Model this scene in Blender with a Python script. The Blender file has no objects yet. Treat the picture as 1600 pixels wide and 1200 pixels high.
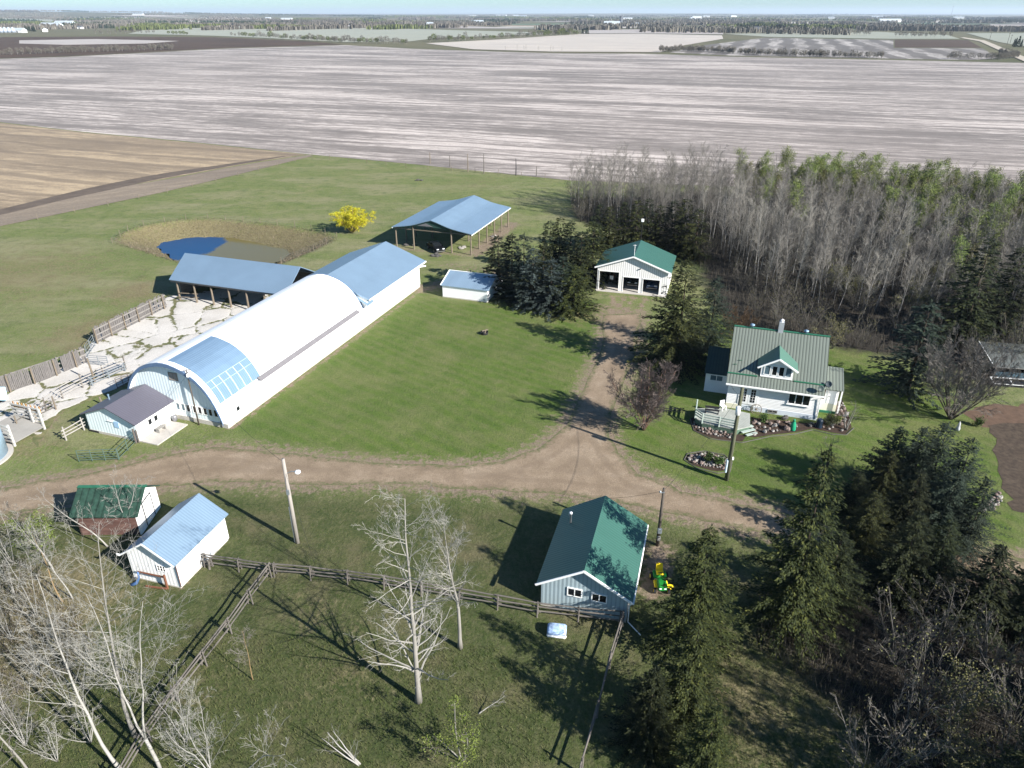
import bpy, math, random
import numpy as np
from mathutils import Vector, Matrix
R = math.radians
SC = bpy.context.scene
COL = SC.collection

# ------------------------------------------------------------------ camera
F, HOR, CAMH = 1120.0, 20.0, 36.0          # focal length in px of a 1600 px wide frame, horizon row, flying height
PIT = math.atan((600 - HOR) / F)
CT, ST = math.cos(PIT), math.sin(PIT)
def ray(u, v):
    x = (u - 800) / F; y = -(v - 600) / F
    return np.array([x, CT + y * ST, -ST + y * CT])
def G(u, v, z=0.0):
    "point of the place at height z that the survey photograph shows at u, v"
    d = ray(u, v); t = (z - CAMH) / d[2]
    return Vector((d[0] * t, d[1] * t, z))
def hgt(ub, vb, vt):
    b = G(ub, vb); d = ray(ub, vt)
    return CAMH + d[2] * (b.y / d[1])
cam = bpy.data.objects.new("camera", bpy.data.cameras.new("camera"))
COL.objects.link(cam)
cam.data.sensor_width = 36; cam.data.lens = F / 1600 * 36
cam.data.clip_start = 1; cam.data.clip_end = 90000
cam.location = (0, 0, CAMH); cam.rotation_euler = (R(90) - PIT, 0, 0)
SC.camera = cam

# ------------------------------------------------------------------ light
SUN_AZ, SUN_EL = R(-35.3), R(29.5)
w = bpy.data.worlds.new("World"); SC.world = w; w.use_nodes = True
nt = w.node_tree; bg = nt.nodes["Background"]
sky = nt.nodes.new("ShaderNodeTexSky"); sky.sky_type = 'NISHITA'; sky.sun_disc = False
sky.sun_elevation = SUN_EL
sky.sun_rotation = math.pi / 2 - SUN_AZ
sky.altitude = 600; sky.air_density = 1.0; sky.dust_density = 0.3; sky.ozone_density = 3.0
tint = nt.nodes.new('ShaderNodeMix'); tint.data_type = 'RGBA'; tint.blend_type = 'MULTIPLY'; tint.inputs[0].default_value = 1; tint.inputs[7].default_value = (.70, 1.0, 1.14, 1)
nt.links.new(sky.outputs[0], tint.inputs[6]); nt.links.new(tint.outputs[2], bg.inputs[0]); bg.inputs[1].default_value = 0.05
sl = bpy.data.lights.new("sun", 'SUN'); sl.energy = 5.0; sl.angle = R(0.5); sl.color = (1, 0.955, 0.89)
so = bpy.data.objects.new("sun", sl); COL.objects.link(so)
sd = Vector((math.cos(SUN_AZ) * math.cos(SUN_EL), math.sin(SUN_AZ) * math.cos(SUN_EL), math.sin(SUN_EL)))
so.rotation_euler = sd.to_track_quat('Z', 'Y').to_euler()
so.location = (60, -40, 60)
SC.view_settings.view_transform = 'Standard'; SC.view_settings.look = 'None'
SC.view_settings.exposure = 1.3; SC.view_settings.gamma = 1
SC.cycles.max_bounces = 6; SC.cycles.diffuse_bounces = 2; SC.cycles.glossy_bounces = 3
SC.cycles.transmission_bounces = 3; SC.cycles.volume_bounces = 0; SC.cycles.transparent_max_bounces = 6
SC.cycles.use_denoising = True

# ------------------------------------------------------------------ materials
class Nodes:
    def __init__(s, name):
        s.m = bpy.data.materials.new(name); s.m.use_nodes = True
        s.t = s.m.node_tree; s.b = s.t.nodes["Principled BSDF"]
        s.b.inputs["Specular IOR Level"].default_value = 0.25
        s.co = None
    def n(s, typ, **kw):
        x = s.t.nodes.new("ShaderNode" + typ)
        for k, v in kw.items():
            if k in x.inputs: s.set(x.inputs[k], v)
            else: setattr(x, k, v)
        return x
    def set(s, inp, v):
        if hasattr(v, "is_output") or isinstance(v, bpy.types.NodeSocket): s.t.links.new(v, inp)
        else: inp.default_value = v
    def obj(s):
        if not s.co: s.co = s.n("TexCoord").outputs["Object"]
        return s.co
    def pos(s):
        return s.n("NewGeometry").outputs["Position"]
    def map(s, vec, scale=(1, 1, 1), rot=(0, 0, 0)):
        x = s.n("Mapping"); s.set(x.inputs["Vector"], vec); x.inputs["Scale"].default_value = scale; x.inputs["Rotation"].default_value = rot
        return x.outputs[0]
    def noise(s, vec, scale, detail=4, rough=.55, dist=0):
        x = s.n("TexNoise"); s.set(x.inputs["Vector"], vec); x.inputs["Scale"].default_value = scale
        x.inputs["Detail"].default_value = detail; x.inputs["Roughness"].default_value = rough; x.inputs["Distortion"].default_value = dist
        return x.outputs["Fac"]
    def wave(s, vec, scale, axis='X', dist=0, prof='SIN', dscale=1):
        x = s.n("TexWave"); s.set(x.inputs["Vector"], vec); x.wave_profile = prof; x.bands_direction = axis
        x.inputs["Scale"].default_value = scale; x.inputs["Distortion"].default_value = dist; x.inputs["Detail Scale"].default_value = dscale
        return x.outputs["Fac"]
    def ramp(s, fac, stops):
        x = s.n("ValToRGB"); s.set(x.inputs[0], fac); e = x.color_ramp.elements
        while len(e) < len(stops): e.new(0.5)
        for i, (p, c) in enumerate(stops):
            e[i].position = p
            e[i].color = (*c, 1) if isinstance(c, tuple) else (c, c, c, 1)
        return x.outputs[0]
    def mix(s, fac, a, b, blend='MIX'):
        x = s.n("Mix"); x.data_type = 'RGBA'; x.blend_type = blend
        s.set(x.inputs[0], fac)
        for i, v in ((6, a), (7, b)):
            s.set(x.inputs[i], (*v, 1) if isinstance(v, tuple) and len(v) == 3 else v)
        return x.outputs[2]
    def math(s, op, a, b=0.0, clamp=False):
        x = s.n("Math"); x.operation = op; x.use_clamp = clamp; s.set(x.inputs[0], a); s.set(x.inputs[1], b)
        return x.outputs[0]
    def attr(s, name):
        return s.n("Attribute", attribute_name=name).outputs["Fac"]
    def bump(s, h, strength=.4, dist=.05):
        x = s.n("Bump"); s.set(x.inputs["Height"], h); x.inputs["Strength"].default_value = strength; x.inputs["Distance"].default_value = dist
        s.t.links.new(x.outputs[0], s.b.inputs["Normal"])
    def out(s, col, rough=.8, metal=0.0):
        s.set(s.b.inputs["Base Color"], (*col, 1) if isinstance(col, tuple) else col)
        s.set(s.b.inputs["Roughness"], rough); s.set(s.b.inputs["Metallic"], metal)
        return s.m
MATS = {}
def mat(name, col, rough=.75, metal=0., var=.12, scale=1.5, fine=0., ribs=None, period=.3, ribdark=.7, bump=0., stretch=(1, 1, 1), stain=None, stainamt=.5):
    if name in MATS: return MATS[name]
    if max(col) < .62: col = tuple(x * .8 for x in col)
    k = Nodes(name); c = k.map(k.obj(), stretch)
    f = k.noise(c, scale, 5, .6)
    lo = tuple(x * (1 - var) for x in col); hi = tuple(min(1, x * (1 + var)) for x in col)
    colr = k.ramp(f, [(.25, lo), (.75, hi)])
    if stain:
        g = k.noise(c, scale * .45, 6, .7)
        colr = k.mix(k.ramp(g, [(.5, 0.), (.72, stainamt)]), colr, stain)
    h = None
    if ribs:
        wv = k.wave(k.obj(), math.pi * 2 / (20 * period), ribs.upper())
        rd = k.ramp(wv, [(.0, ribdark), (.28, 1.), (.9, 1.), (1., 1.06)])
        colr = k.mix(1.0, colr, rd, 'MULTIPLY'); h = wv
    elif bump: h = k.noise(k.obj(), bump, 3)
    if h is not None: k.bump(h, .35, .03)
    MATS[name] = k.out(colr, rough, metal)
    return MATS[name]

# ------------------------------------------------------------------ object helpers
def new(name, data=None, parent=None):
    o = bpy.data.objects.new(name, data); COL.objects.link(o)
    if parent: o.parent = parent
    return o
def tag(o, label=None, cat=None, group=None, kind=None):
    if label: o["label"] = label
    if cat: o["category"] = cat
    if group: o["group"] = group
    if kind: o["kind"] = kind
    return o
def thing(name, label, cat, loc=(0, 0, 0), deg=0, group=None):
    o = new(name); o.empty_display_size = .3; o.location = loc; o.rotation_euler = (0, 0, R(deg))
    return tag(o, label, cat, group)
def copy_tree(o, parent=None):
    c = o.copy(); COL.objects.link(c); c.parent = parent
    for ch in list(o.children): copy_tree(ch, c)
    return c
def place(proto, used, loc, rz=0, sc=(1, 1, 1), label=None, group=None):
    "first call moves the prototype itself, later calls copy it with its parts"
    if id(proto) in used: o = copy_tree(proto)
    else: o = proto; used.add(id(proto))
    o.location = loc; o.rotation_euler = (0, 0, rz); o.scale = sc
    if label: o["label"] = label
    if group: o["group"] = group
    return o
class MB:
    def __init__(s): s.v = []; s.f = []; s.m = []
    def add(s, vs, fs, mi=0):
        n = len(s.v); s.v += [tuple(map(float, p)) for p in vs]
        for f in fs: s.f.append(tuple(i + n for i in f)); s.m.append(mi)
        return s
    def poly(s, pts, mi=0): return s.add(pts, [tuple(range(len(pts)))], mi)
    def box(s, x0, y0, z0, x1, y1, z1, mi=0):
        if x0 > x1: x0, x1 = x1, x0
        if y0 > y1: y0, y1 = y1, y0
        if z0 > z1: z0, z1 = z1, z0
        return s.add([(x0, y0, z0), (x1, y0, z0), (x1, y1, z0), (x0, y1, z0), (x0, y0, z1), (x1, y0, z1), (x1, y1, z1), (x0, y1, z1)],
                     [(3, 2, 1, 0), (4, 5, 6, 7), (0, 1, 5, 4), (1, 2, 6, 5), (2, 3, 7, 6), (3, 0, 4, 7)], mi)
    def rbox(s, x0, y0, z0, x1, y1, z1, b=.05, mi=0):
        "box with chamfered edges"
        vs = []
        for z, k in ((z0, b), (z0 + b, 0), (z1 - b, 0), (z1, b)):
            a0, a1, c0, c1 = x0 + k, x1 - k, y0 + k, y1 - k
            vs += [(a0 + b, c0, z), (a1 - b, c0, z), (a1, c0 + b, z), (a1, c1 - b, z), (a1 - b, c1, z), (a0 + b, c1, z), (a0, c1 - b, z), (a0, c0 + b, z)]
        fs = [tuple(range(7, -1, -1)), tuple(range(24, 32))]
        for r in range(3):
            for i in range(8):
                j = (i + 1) % 8; fs.append((r * 8 + i, r * 8 + j, r * 8 + 8 + j, r * 8 + 8 + i))
        return s.add(vs, fs, mi)
    def ext(s, pts, vec, mi=0):
        "polygon swept along vec into a closed solid"
        n = len(pts); vec = Vector(vec); pts = [Vector(p) for p in pts]
        nr = Vector((0, 0, 0))
        for i in range(n):
            nr += pts[i].cross(pts[(i + 1) % n])
        if nr.dot(vec) > 0: pts = pts[::-1]
        vs = pts + [p + vec for p in pts]
        fs = [tuple(range(n)), tuple(range(2 * n - 1, n - 1, -1))]
        for i in range(n):
            j = (i + 1) % n; fs.append((j, i, n + i, n + j))
        return s.add(vs, fs, mi)
    def slab(s, a, b, c, d, th, mi=0):
        "sheet a b c d (top face, counter-clockwise from above) with thickness th below"
        a, b, c, d = map(Vector, (a, b, c, d)); nr = (b - a).cross(d - a).normalized()
        if nr.z < 0: nr = -nr
        return s.ext([a, b, c, d], -nr * th, mi)
    def tube(s, pts, rad, n=6, mi=0, cap=True):
        pts = [Vector(p) for p in pts]
        if not hasattr(rad, "__len__"): rad = [rad] * len(pts)
        base = len(s.v); up = None
        for i, p in enumerate(pts):
            d = (pts[min(i + 1, len(pts) - 1)] - pts[max(i - 1, 0)])
            d = d.normalized() if d.length > 1e-9 else Vector((0, 0, 1))
            if up is None: up = d.orthogonal().normalized()
            up = (up - d * up.dot(d))
            up = up.normalized() if up.length > 1e-6 else d.orthogonal().normalized()
            q = d.cross(up)
            for k in range(n):
                a = 2 * math.pi * k / n
                s.v.append(tuple(p + (up * math.cos(a) + q * math.sin(a)) * rad[i]))
        for i in range(len(pts) - 1):
            for k in range(n):
                j = (k + 1) % n; b0 = base + i * n; b1 = b0 + n
                s.f.append((b0 + k, b0 + j, b1 + j, b1 + k)); s.m.append(mi)
        if cap:
            s.f.append(tuple(base + k for k in range(n - 1, -1, -1))); s.m.append(mi)
            e = base + (len(pts) - 1) * n
            s.f.append(tuple(e + k for k in range(n))); s.m.append(mi)
        return s
    def bar(s, a, b, w, h=None, mi=0):
        "rectangular board from a to b, w across and h high"
        h = h or w; a = Vector(a); b = Vector(b); d = (b - a).normalized()
        side = d.cross(Vector((0, 0, 1)))
        side = side.normalized() if side.length > 1e-4 else Vector((1, 0, 0))
        up = side.cross(d).normalized()
        q = [a + side * (x * w / 2) + up * (y * h / 2) for x, y in ((-1, -1), (1, -1), (1, 1), (-1, 1))]
        return s.ext(q, b - a, mi)
    def lathe(s, prof, c=(0, 0, 0), n=16, mi=0):
        base = len(s.v)
        for r, z in prof:
            for k in range(n):
                a = 2 * math.pi * k / n; s.v.append((c[0] + r * math.cos(a), c[1] + r * math.sin(a), c[2] + z))
        for i in range(len(prof) - 1):
            for k in range(n):
                j = (k + 1) % n; b0 = base + i * n
                s.f.append((b0 + k, b0 + j, b0 + n + j, b0 + n + k)); s.m.append(mi)
        s.f.append(tuple(base + k for k in range(n - 1, -1, -1))); s.m.append(mi)
        e = base + (len(prof) - 1) * n
        s.f.append(tuple(e + k for k in range(n))); s.m.append(mi)
        return s
    def mesh(s, name, mats, smooth=False):
        me = bpy.data.meshes.new(name); me.from_pydata(s.v, [], s.f)
        for m in (mats if isinstance(mats, (list, tuple)) else [mats]): me.materials.append(m)
        if any(s.m): me.polygons.foreach_set("material_index", s.m)
        if smooth: me.polygons.foreach_set("use_smooth", [True] * len(s.f))
        me.update(); return me
    def build(s, name, mats, parent=None, smooth=False, label=None):
        o = new(name, s.mesh(name, mats, smooth), parent)
        if label: o["label"] = label
        return o
def quads_mesh(name, V, mats, mi=None, n=4):
    "mesh of loose faces of n corners from an array (faces, n, 3)"
    k = len(V); me = bpy.data.meshes.new(name)
    me.vertices.add(k * n); me.vertices.foreach_set("co", np.asarray(V, np.float32).reshape(-1))
    me.loops.add(k * n); me.loops.foreach_set("vertex_index", np.arange(k * n, dtype=np.int32))
    me.polygons.add(k); me.polygons.foreach_set("loop_start", np.arange(0, k * n, n, dtype=np.int32))
    for m in (mats if isinstance(mats, (list, tuple)) else [mats]): me.materials.append(m)
    if mi is not None: me.polygons.foreach_set("material_index", np.asarray(mi, np.int32))
    me.update(calc_edges=True); return me
# ------------------------------------------------------------------ ground
rng = np.random.default_rng(7)
def PX(pts, z=0.0): return np.array([G(u, v, z)[:2] for u, v in pts])
def inside(P, poly):
    x, y = P[:, 0], P[:, 1]; r = np.zeros(len(P), bool); j = len(poly) - 1
    for i in range(len(poly)):
        xi, yi = poly[i]; xj, yj = poly[j]
        c = ((yi > y) != (yj > y)) & (x < (xj - xi) * (y - yi) / (yj - yi + 1e-12) + xi); r ^= c; j = i
    return r
def edge(P, poly, closed=True):
    d = np.full(len(P), 1e9); n = len(poly)
    for i in range(n if closed else n - 1):
        a = poly[i]; b = poly[(i + 1) % n]; ab = b - a
        t = np.clip(((P - a) @ ab) / (ab @ ab + 1e-12), 0, 1)
        d = np.minimum(d, np.hypot(*(P - a - t[:, None] * ab).T))
    return d
def sdf(P, poly):
    d = edge(P, poly); return np.where(inside(P, poly), d, -d)
def soft(P, poly, w): return np.clip(sdf(P, poly) / w + .5, 0, 1)
def smooth_poly(poly, it=2):
    p = np.asarray(poly)
    for _ in range(it):
        q = np.roll(p, -1, 0); p = np.stack([.75 * p + .25 * q, .25 * p + .75 * q], 1).reshape(-1, 2)
    return p
POND = smooth_poly(PX([(176, 378), (205, 357), (270, 345), (330, 342), (400, 349), (480, 359), (528, 371), (500, 386), (440, 412), (370, 430), (290, 412), (225, 391)]))
WATERZ = -2.1
WATER = smooth_poly(PX([(243, 384), (262, 376), (300, 371), (345, 370), (400, 378), (458, 391), (440, 408), (400, 430), (360, 440), (290, 420), (262, 400)], WATERZ))
DRIVE_UP = [(-160, 785), (-60, 775), (60, 752), (150, 738), (250, 714), (330, 698), (430, 706), (560, 721), (700, 727), (780, 722), (840, 702), (885, 664), (905, 625), (920, 590), (936, 555), (944, 522), (941, 492)]
DRIVE_DN = [(1002, 488), (998, 520), (990, 560), (975, 600), (955, 645), (950, 672), (965, 708), (1000, 742), (1065, 766), (1130, 780), (1210, 797), (1330, 822), (1480, 853), (1640, 880), (1800, 905), (1810, 950), (1640, 915), (1480, 885), (1330, 860), (1230, 842), (1180, 830), (1100, 814), (1020, 797), (950, 782), (860, 771), (750, 766), (620, 756), (480, 758), (330, 752), (200, 768), (100, 790), (-60, 815), (-160, 830)]
DRIVE = PX(DRIVE_UP + DRIVE_DN)
YARD = PX([(56, 700), (100, 640), (205, 598), (262, 566), (330, 520), (520, 425), (430, 440), (262, 462), (215, 488), (150, 520), (140, 545), (60, 590), (0, 625), (-60, 655), (-40, 672), (40, 650)])
WOODS = PX([(890, 310), (1100, 304), (1300, 312), (1500, 322), (1760, 345), (1900, 620), (1700, 620), (1540, 600), (1455, 570), (1330, 545), (1160, 520), (1115, 480), (1085, 400), (900, 345)])
GROVE = PX([(1180, 1010), (1180, 930), (1230, 850), (1330, 860), (1480, 870), (1700, 930), (1900, 1200), (1900, 1500), (1450, 1500), (1330, 1120)])
LAWN = PX([(400, 690), (560, 715), (700, 722), (780, 716), (835, 695), (880, 655), (900, 615), (920, 570), (935, 530), (940, 470), (740, 470), (690, 470), (660, 450), (357, 670)])
LAWN2 = PX([(960, 690), (1005, 560), (1100, 500), (1180, 470), (1330, 520), (1430, 600), (1520, 640), (1600, 640), (1600, 860), (1330, 810), (1130, 772), (1000, 735)])
def terrain(x, y):
    d = np.hypot(x, y)
    return 55 * np.exp(-((x + 5200) / 2600) ** 2 - ((y - 8200) / 2300) ** 2) + 30 * np.exp(-((x - 2500) / 4000) ** 2 - ((y - 16000) / 3000) ** 2)
def ax(lo, hi, st, far):
    a = list(np.arange(lo, hi, st)); s = st; x = a[-1]
    while x < far: s *= 1.32; x += s; a.append(x)
    s = st; x = lo
    while x > -far: s *= 1.32; x -= s; a.insert(0, x)
    return np.array(a)
xs, ys = ax(-120, 130, .75, 40000), ax(12, 230, .75, 40000)
gx, gy = np.meshgrid(xs, ys); P = np.stack([gx.ravel(), gy.ravel()], 1)
gz = terrain(P[:, 0], P[:, 1])
ds = sdf(P, POND)
dw = sdf(P, WATER)
dep = np.where(ds > 0, -np.clip(ds / np.maximum(ds + np.clip(-dw, 0, None), .01), 0, 1) ** .8 * (abs(WATERZ) + .05) - np.clip(dw, 0, 1.5), 0)
gz = gz + dep
bank = np.where((ds > -1.2) & (dw < .6), np.clip((ds + 1.2) / 2, 0, 1), 0)
nx, ny = len(xs), len(ys)
idx = np.arange(nx * ny).reshape(ny, nx)
quad = np.stack([idx[:-1, :-1], idx[:-1, 1:], idx[1:, 1:], idx[1:, :-1]], -1).reshape(-1, 4)
def grid_mesh(name, V, Q, attrs, m, smooth=True):
    me = bpy.data.meshes.new(name); me.vertices.add(len(V)); me.vertices.foreach_set("co", V.astype(np.float32).ravel())
    me.loops.add(Q.size); me.loops.foreach_set("vertex_index", Q.astype(np.int32).ravel())
    me.polygons.add(len(Q)); me.polygons.foreach_set("loop_start", np.arange(0, Q.size, Q.shape[1], dtype=np.int32))
    if smooth: me.polygons.foreach_set("use_smooth", np.ones(len(Q), bool))
    for k, a in attrs.items():
        t = me.attributes.new(k, 'FLOAT', 'POINT'); t.data.foreach_set("value", np.asarray(a, np.float32))
    me.materials.append(m); me.update(calc_edges=True); return me
near = (np.abs(P[:, 0]) < 160) & (P[:, 1] < 260)
lawn = np.zeros(len(P)); litter = lawn.copy(); dirt = lawn.copy(); dry = lawn.copy()
Q = P[near]
ROUGH = PX([(-300, 850), (100, 800), (330, 765), (620, 770), (860, 785), (1000, 812), (1250, 860), (1480, 900), (1900, 960), (1900, 1600), (-500, 1600)])  # unmown grass south of the drive, also darkened to imitate the dim foreground
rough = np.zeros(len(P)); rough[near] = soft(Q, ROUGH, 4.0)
lawn[near] = np.maximum(soft(Q, LAWN, 2.0), soft(Q, LAWN2, 2.0))
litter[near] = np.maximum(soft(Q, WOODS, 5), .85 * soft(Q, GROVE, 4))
for c, rr, a in (((10, 430), 22, .7), ((60, 960), 7, 1.), ((30, 1030), 6, .8), ((150, 520), 9, .8), ((215, 455), 7, .9), ((300, 1080), 3, .5), ((560, 1030), 5, .5), ((500, 950), 4, .5),
                 ((740, 285), 12, .5), ((1215, 640), 3, .3), ((640, 480), 5, .35), ((900, 490), 5, .7), ((40, 700), 5, .6), ((870, 330), 9, .4), ((1500, 620), 5, .4), ((1160, 1100), 5, .7), ((1250, 1150), 6, .5), ((620, 740), 6, .3), ((760, 470), 5, .4)):
    p = np.array(G(*c)[:2]); dry[near] = np.maximum(dry[near], a * np.exp(-((np.hypot(*(Q - p).T)) / rr) ** 2))
dry[near] = np.maximum(dry[near], bank[near])
DR = DRIVE; dd = sdf(Q, DR); dirt[near] = np.clip((dd + 3.2) / 4.2, 0, 1)
yd = sdf(Q, YARD); dirt[near] = np.maximum(dirt[near], .75 * np.clip((yd + 1) / 1.5, 0, 1))
for line, wd, am in (([(958, 462), (958, 478), (952, 492)], .35, .9), ([(976, 462), (968, 478), (962, 494)], .35, .9), ([(991, 463), (980, 482), (974, 498)], .35, .9), ([(1008, 466), (1000, 484), (992, 500)], .35, .9),
                     ([(935, 460), (1035, 470)], .5, .6), ([(940, 480), (1000, 492)], 2.2, .6), ([(1030, 860), (1020, 925)], 1.3, .8), ([(357, 672), (660, 452)], .5, .7), ([(660, 452), (700, 440), (790, 428)], 2.5, .7),
                     ([(620, 388), (740, 400)], 1.2, .6), ([(745, 395), (800, 350)], 2.0, .8), ([(283, 920), (352, 845)], .35, .6), ([(700, 415), (790, 425)], 2.6, .5)):
    L = PX(line); e = edge(Q, L, False); dirt[near] = np.maximum(dirt[near], am * np.clip(1.4 - e / wd, 0, 1))
def ground_material():
    k = Nodes("ground_grass"); p = k.pos()
    n1 = k.noise(p, .06, 5, .6); n2 = k.noise(p, .5, 6, .65); n3 = k.noise(k.map(p, (1, .6, 1), (0, 0, R(20))), 3.2, 5, .7); n4 = k.noise(p, .16, 6, .7)
    past = k.ramp(n4, [(.28, (.095, .145, .028)), (.5, (.140, .180, .046)), (.72, (.21, .21, .090))])
    past = k.mix(k.ramp(n3, [(.40, 0.), (.68, .7)]), past, (.21, .20, .115))
    past = k.mix(k.ramp(k.noise(k.map(p, (.5, 1.3, 1)), .085, 7, .72), [(.47, 0.), (.62, .8)]), past, (.25, .235, .13))
    past = k.mix(k.ramp(n2, [(.5, 0.), (.75, .6)]), past, (.048, .085, .018))
    lw = k.ramp(n2, [(.25, (.068, .118, .016)), (.55, (.098, .150, .025)), (.8, (.146, .180, .044))])
    mow = k.math('MULTIPLY', k.wave(k.map(p, (1, 1, 1), (0, 0, R(-52))), .20, 'X', 9, 'SIN', .25), k.noise(k.map(p, (2.2, .25, 1), (0, 0, R(-52))), .9, 4, .7))
    lw = k.mix(k.ramp(mow, [(.15, 0.), (.55, .65)]), lw, (.135, .158, .052))
    lw = k.mix(k.ramp(n4, [(.46, 0.), (.64, .6)]), lw, (.175, .178, .072))
    lw = k.mix(k.ramp(k.noise(p, .45, 6, .75), [(.55, 0.), (.70, .5)]), lw, (.20, .185, .09))
    lw = k.mix(k.ramp(n1, [(.5, 0.), (.7, .5)]), lw, (.058, .104, .017))
    lw = k.mix(k.ramp(n3, [(.45, 0.), (.85, .5)]), lw, (.05, .078, .018))
    rg = k.ramp(n4, [(.3, (.040, .064, .014)), (.5, (.062, .080, .022)), (.66, (.128, .115, .058))])  # unmown grass tones, with the dimmer foreground light put into the colour
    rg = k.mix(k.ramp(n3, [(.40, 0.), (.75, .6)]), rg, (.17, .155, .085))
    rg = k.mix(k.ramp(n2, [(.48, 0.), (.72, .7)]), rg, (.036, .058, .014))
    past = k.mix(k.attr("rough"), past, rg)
    c = k.mix(k.attr("lawn"), past, lw)
    dryc = k.ramp(n3, [(.25, (.13, .105, .052)), (.6, (.22, .185, .10)), (.85, (.34, .30, .19))])
    dm = k.math('ADD', k.attr("dry"), k.math('MULTIPLY', k.math('SUBTRACT', k.math('ADD', k.math('MULTIPLY', n2, .5), k.math('MULTIPLY', n3, .5)), .53), 2.6))
    c = k.mix(k.ramp(dm, [(.3, 0.), (.8, .9)]), c, dryc)
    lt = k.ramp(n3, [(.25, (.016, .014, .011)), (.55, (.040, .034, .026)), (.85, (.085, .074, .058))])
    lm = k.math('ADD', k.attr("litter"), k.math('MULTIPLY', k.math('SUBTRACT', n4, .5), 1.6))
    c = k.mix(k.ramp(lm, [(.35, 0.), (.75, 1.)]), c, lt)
    dc = k.ramp(n3, [(.25, (.17, .125, .088)), (.7, (.30, .235, .175))])
    n5 = k.noise(p, 1.6, 5, .7)
    dtm = k.math('ADD', k.attr("dirt"), k.math('MULTIPLY', k.math('SUBTRACT', n5, .52), 1.9))
    c = k.mix(k.ramp(dtm, [(.38, 0.), (.72, 1.)]), c, dc)
    far = k.noise(p, .0025, 6, .6)
    c = k.mix(k.ramp(k.attr("far"), [(0., 0.), (1., 1.)]), c, k.ramp(far, [(.3, (.075, .085, .04)), (.5, (.14, .13, .075)), (.7, (.10, .11, .05))]))
    tuft = k.noise(p, 5.5, 4, .75)
    c = k.mix(1.0, c, (.80, .80, .80), 'MULTIPLY')
    c = k.mix(1.0, c, k.ramp(tuft, [(.25, .62), (.5, 1.), (.75, 1.3)]), 'MULTIPLY')
    k.bump(k.math('ADD', tuft, k.math('MULTIPLY', n2, 1.5)), .55, .25)
    return k.out(c, .95)
far = np.clip((np.hypot(P[:, 0], P[:, 1]) - 350) / 150, 0, 1)
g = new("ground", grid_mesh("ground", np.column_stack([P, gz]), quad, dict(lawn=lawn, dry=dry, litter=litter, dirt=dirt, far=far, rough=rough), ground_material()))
tag(g, kind="structure")

# ------------------------------------------------------------------ sheets on the ground
def fill_poly(poly, step, jitter=0.):
    "triangulated sheet with interior points; returns V, tris, border distance"
    from mathutils.geometry import delaunay_2d_cdt
    poly = np.asarray(poly); B = []
    for i in range(len(poly)):
        a, b = poly[i], poly[(i + 1) % len(poly)]; n = max(1, int(np.hypot(*(b - a)) / step))
        for t in range(n): B.append(a + (b - a) * t / n)
    B = np.array(B)
    if jitter: B = B + rng.normal(0, jitter, B.shape)
    lo, hi = B.min(0), B.max(0)
    ix, iy = np.meshgrid(np.arange(lo[0], hi[0], step), np.arange(lo[1], hi[1], step))
    I = np.stack([ix.ravel(), iy.ravel()], 1) + rng.uniform(-.25, .25, (ix.size, 2)) * step
    if len(I): I = I[sdf(I, B) > step * .5]
    A = np.vstack([B, I]) if len(I) else B
    v, e, f, *_ = delaunay_2d_cdt([Vector(p) for p in A], [], [list(range(len(B)))], 1, 1e-5)
    V = np.array([tuple(p) for p in v]); return V, f, edge(V, B)
def sheet(name, poly, z, m, step=1.0, jitter=0., kind="structure"):
    V, f, d = fill_poly(poly, step, jitter)
    me = bpy.data.meshes.new(name); me.from_pydata([(x, y, z + float(terrain(x, y))) for x, y in V], [], [tuple(t) for t in f])
    a = me.attributes.new("edge", 'FLOAT', 'POINT'); a.data.foreach_set("value", d.astype(np.float32))
    if len(me.polygons) and me.polygons[0].normal.z < 0: me.flip_normals()
    me.materials.append(m); me.update(); o = new(name, me); tag(o, kind=kind); return o
def drive_material():
    k = Nodes("gravel_dirt"); p = k.pos()
    n1 = k.noise(p, .35, 5, .6); n2 = k.noise(p, 2.2, 6, .7); n3 = k.noise(p, 9, 4, .7); e = k.attr("edge")
    c = k.ramp(n1, [(.25, (.165, .125, .085)), (.5, (.235, .180, .125)), (.75, (.30, .24, .175))])
    c = k.mix(k.ramp(n2, [(.3, .4), (.55, 0.)]), c, (.13, .095, .07))
    c = k.mix(1.0, c, k.ramp(n3, [(.3, .72), (.7, 1.22)]), 'MULTIPLY')
    rut = k.wave(k.n('CombineXYZ', X=k.math('ADD', e, k.math('MULTIPLY', n1, 1.2))).outputs[0], .19, 'X', 0)
    c = k.mix(k.math('MULTIPLY', k.ramp(rut, [(.45, 0.), (.9, .75)]), n2), c, (.15, .112, .078))
    em = k.math('ADD', k.math('MULTIPLY', e, .9), k.math('MULTIPLY', k.math('SUBTRACT', n2, .5), 2.6))
    gr = k.ramp(k.noise(p, 2.5, 5, .7), [(.3, (.055, .078, .022)), (.7, (.14, .13, .07))])
    c = k.mix(k.ramp(em, [(.0, .9), (.5, 0.)]), c, gr)
    k.bump(k.math('ADD', n3, n2), .5, .08)
    return k.out(c, .95)
sheet("driveway", DRIVE, .012, drive_material(), 1.2, .12)
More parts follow.
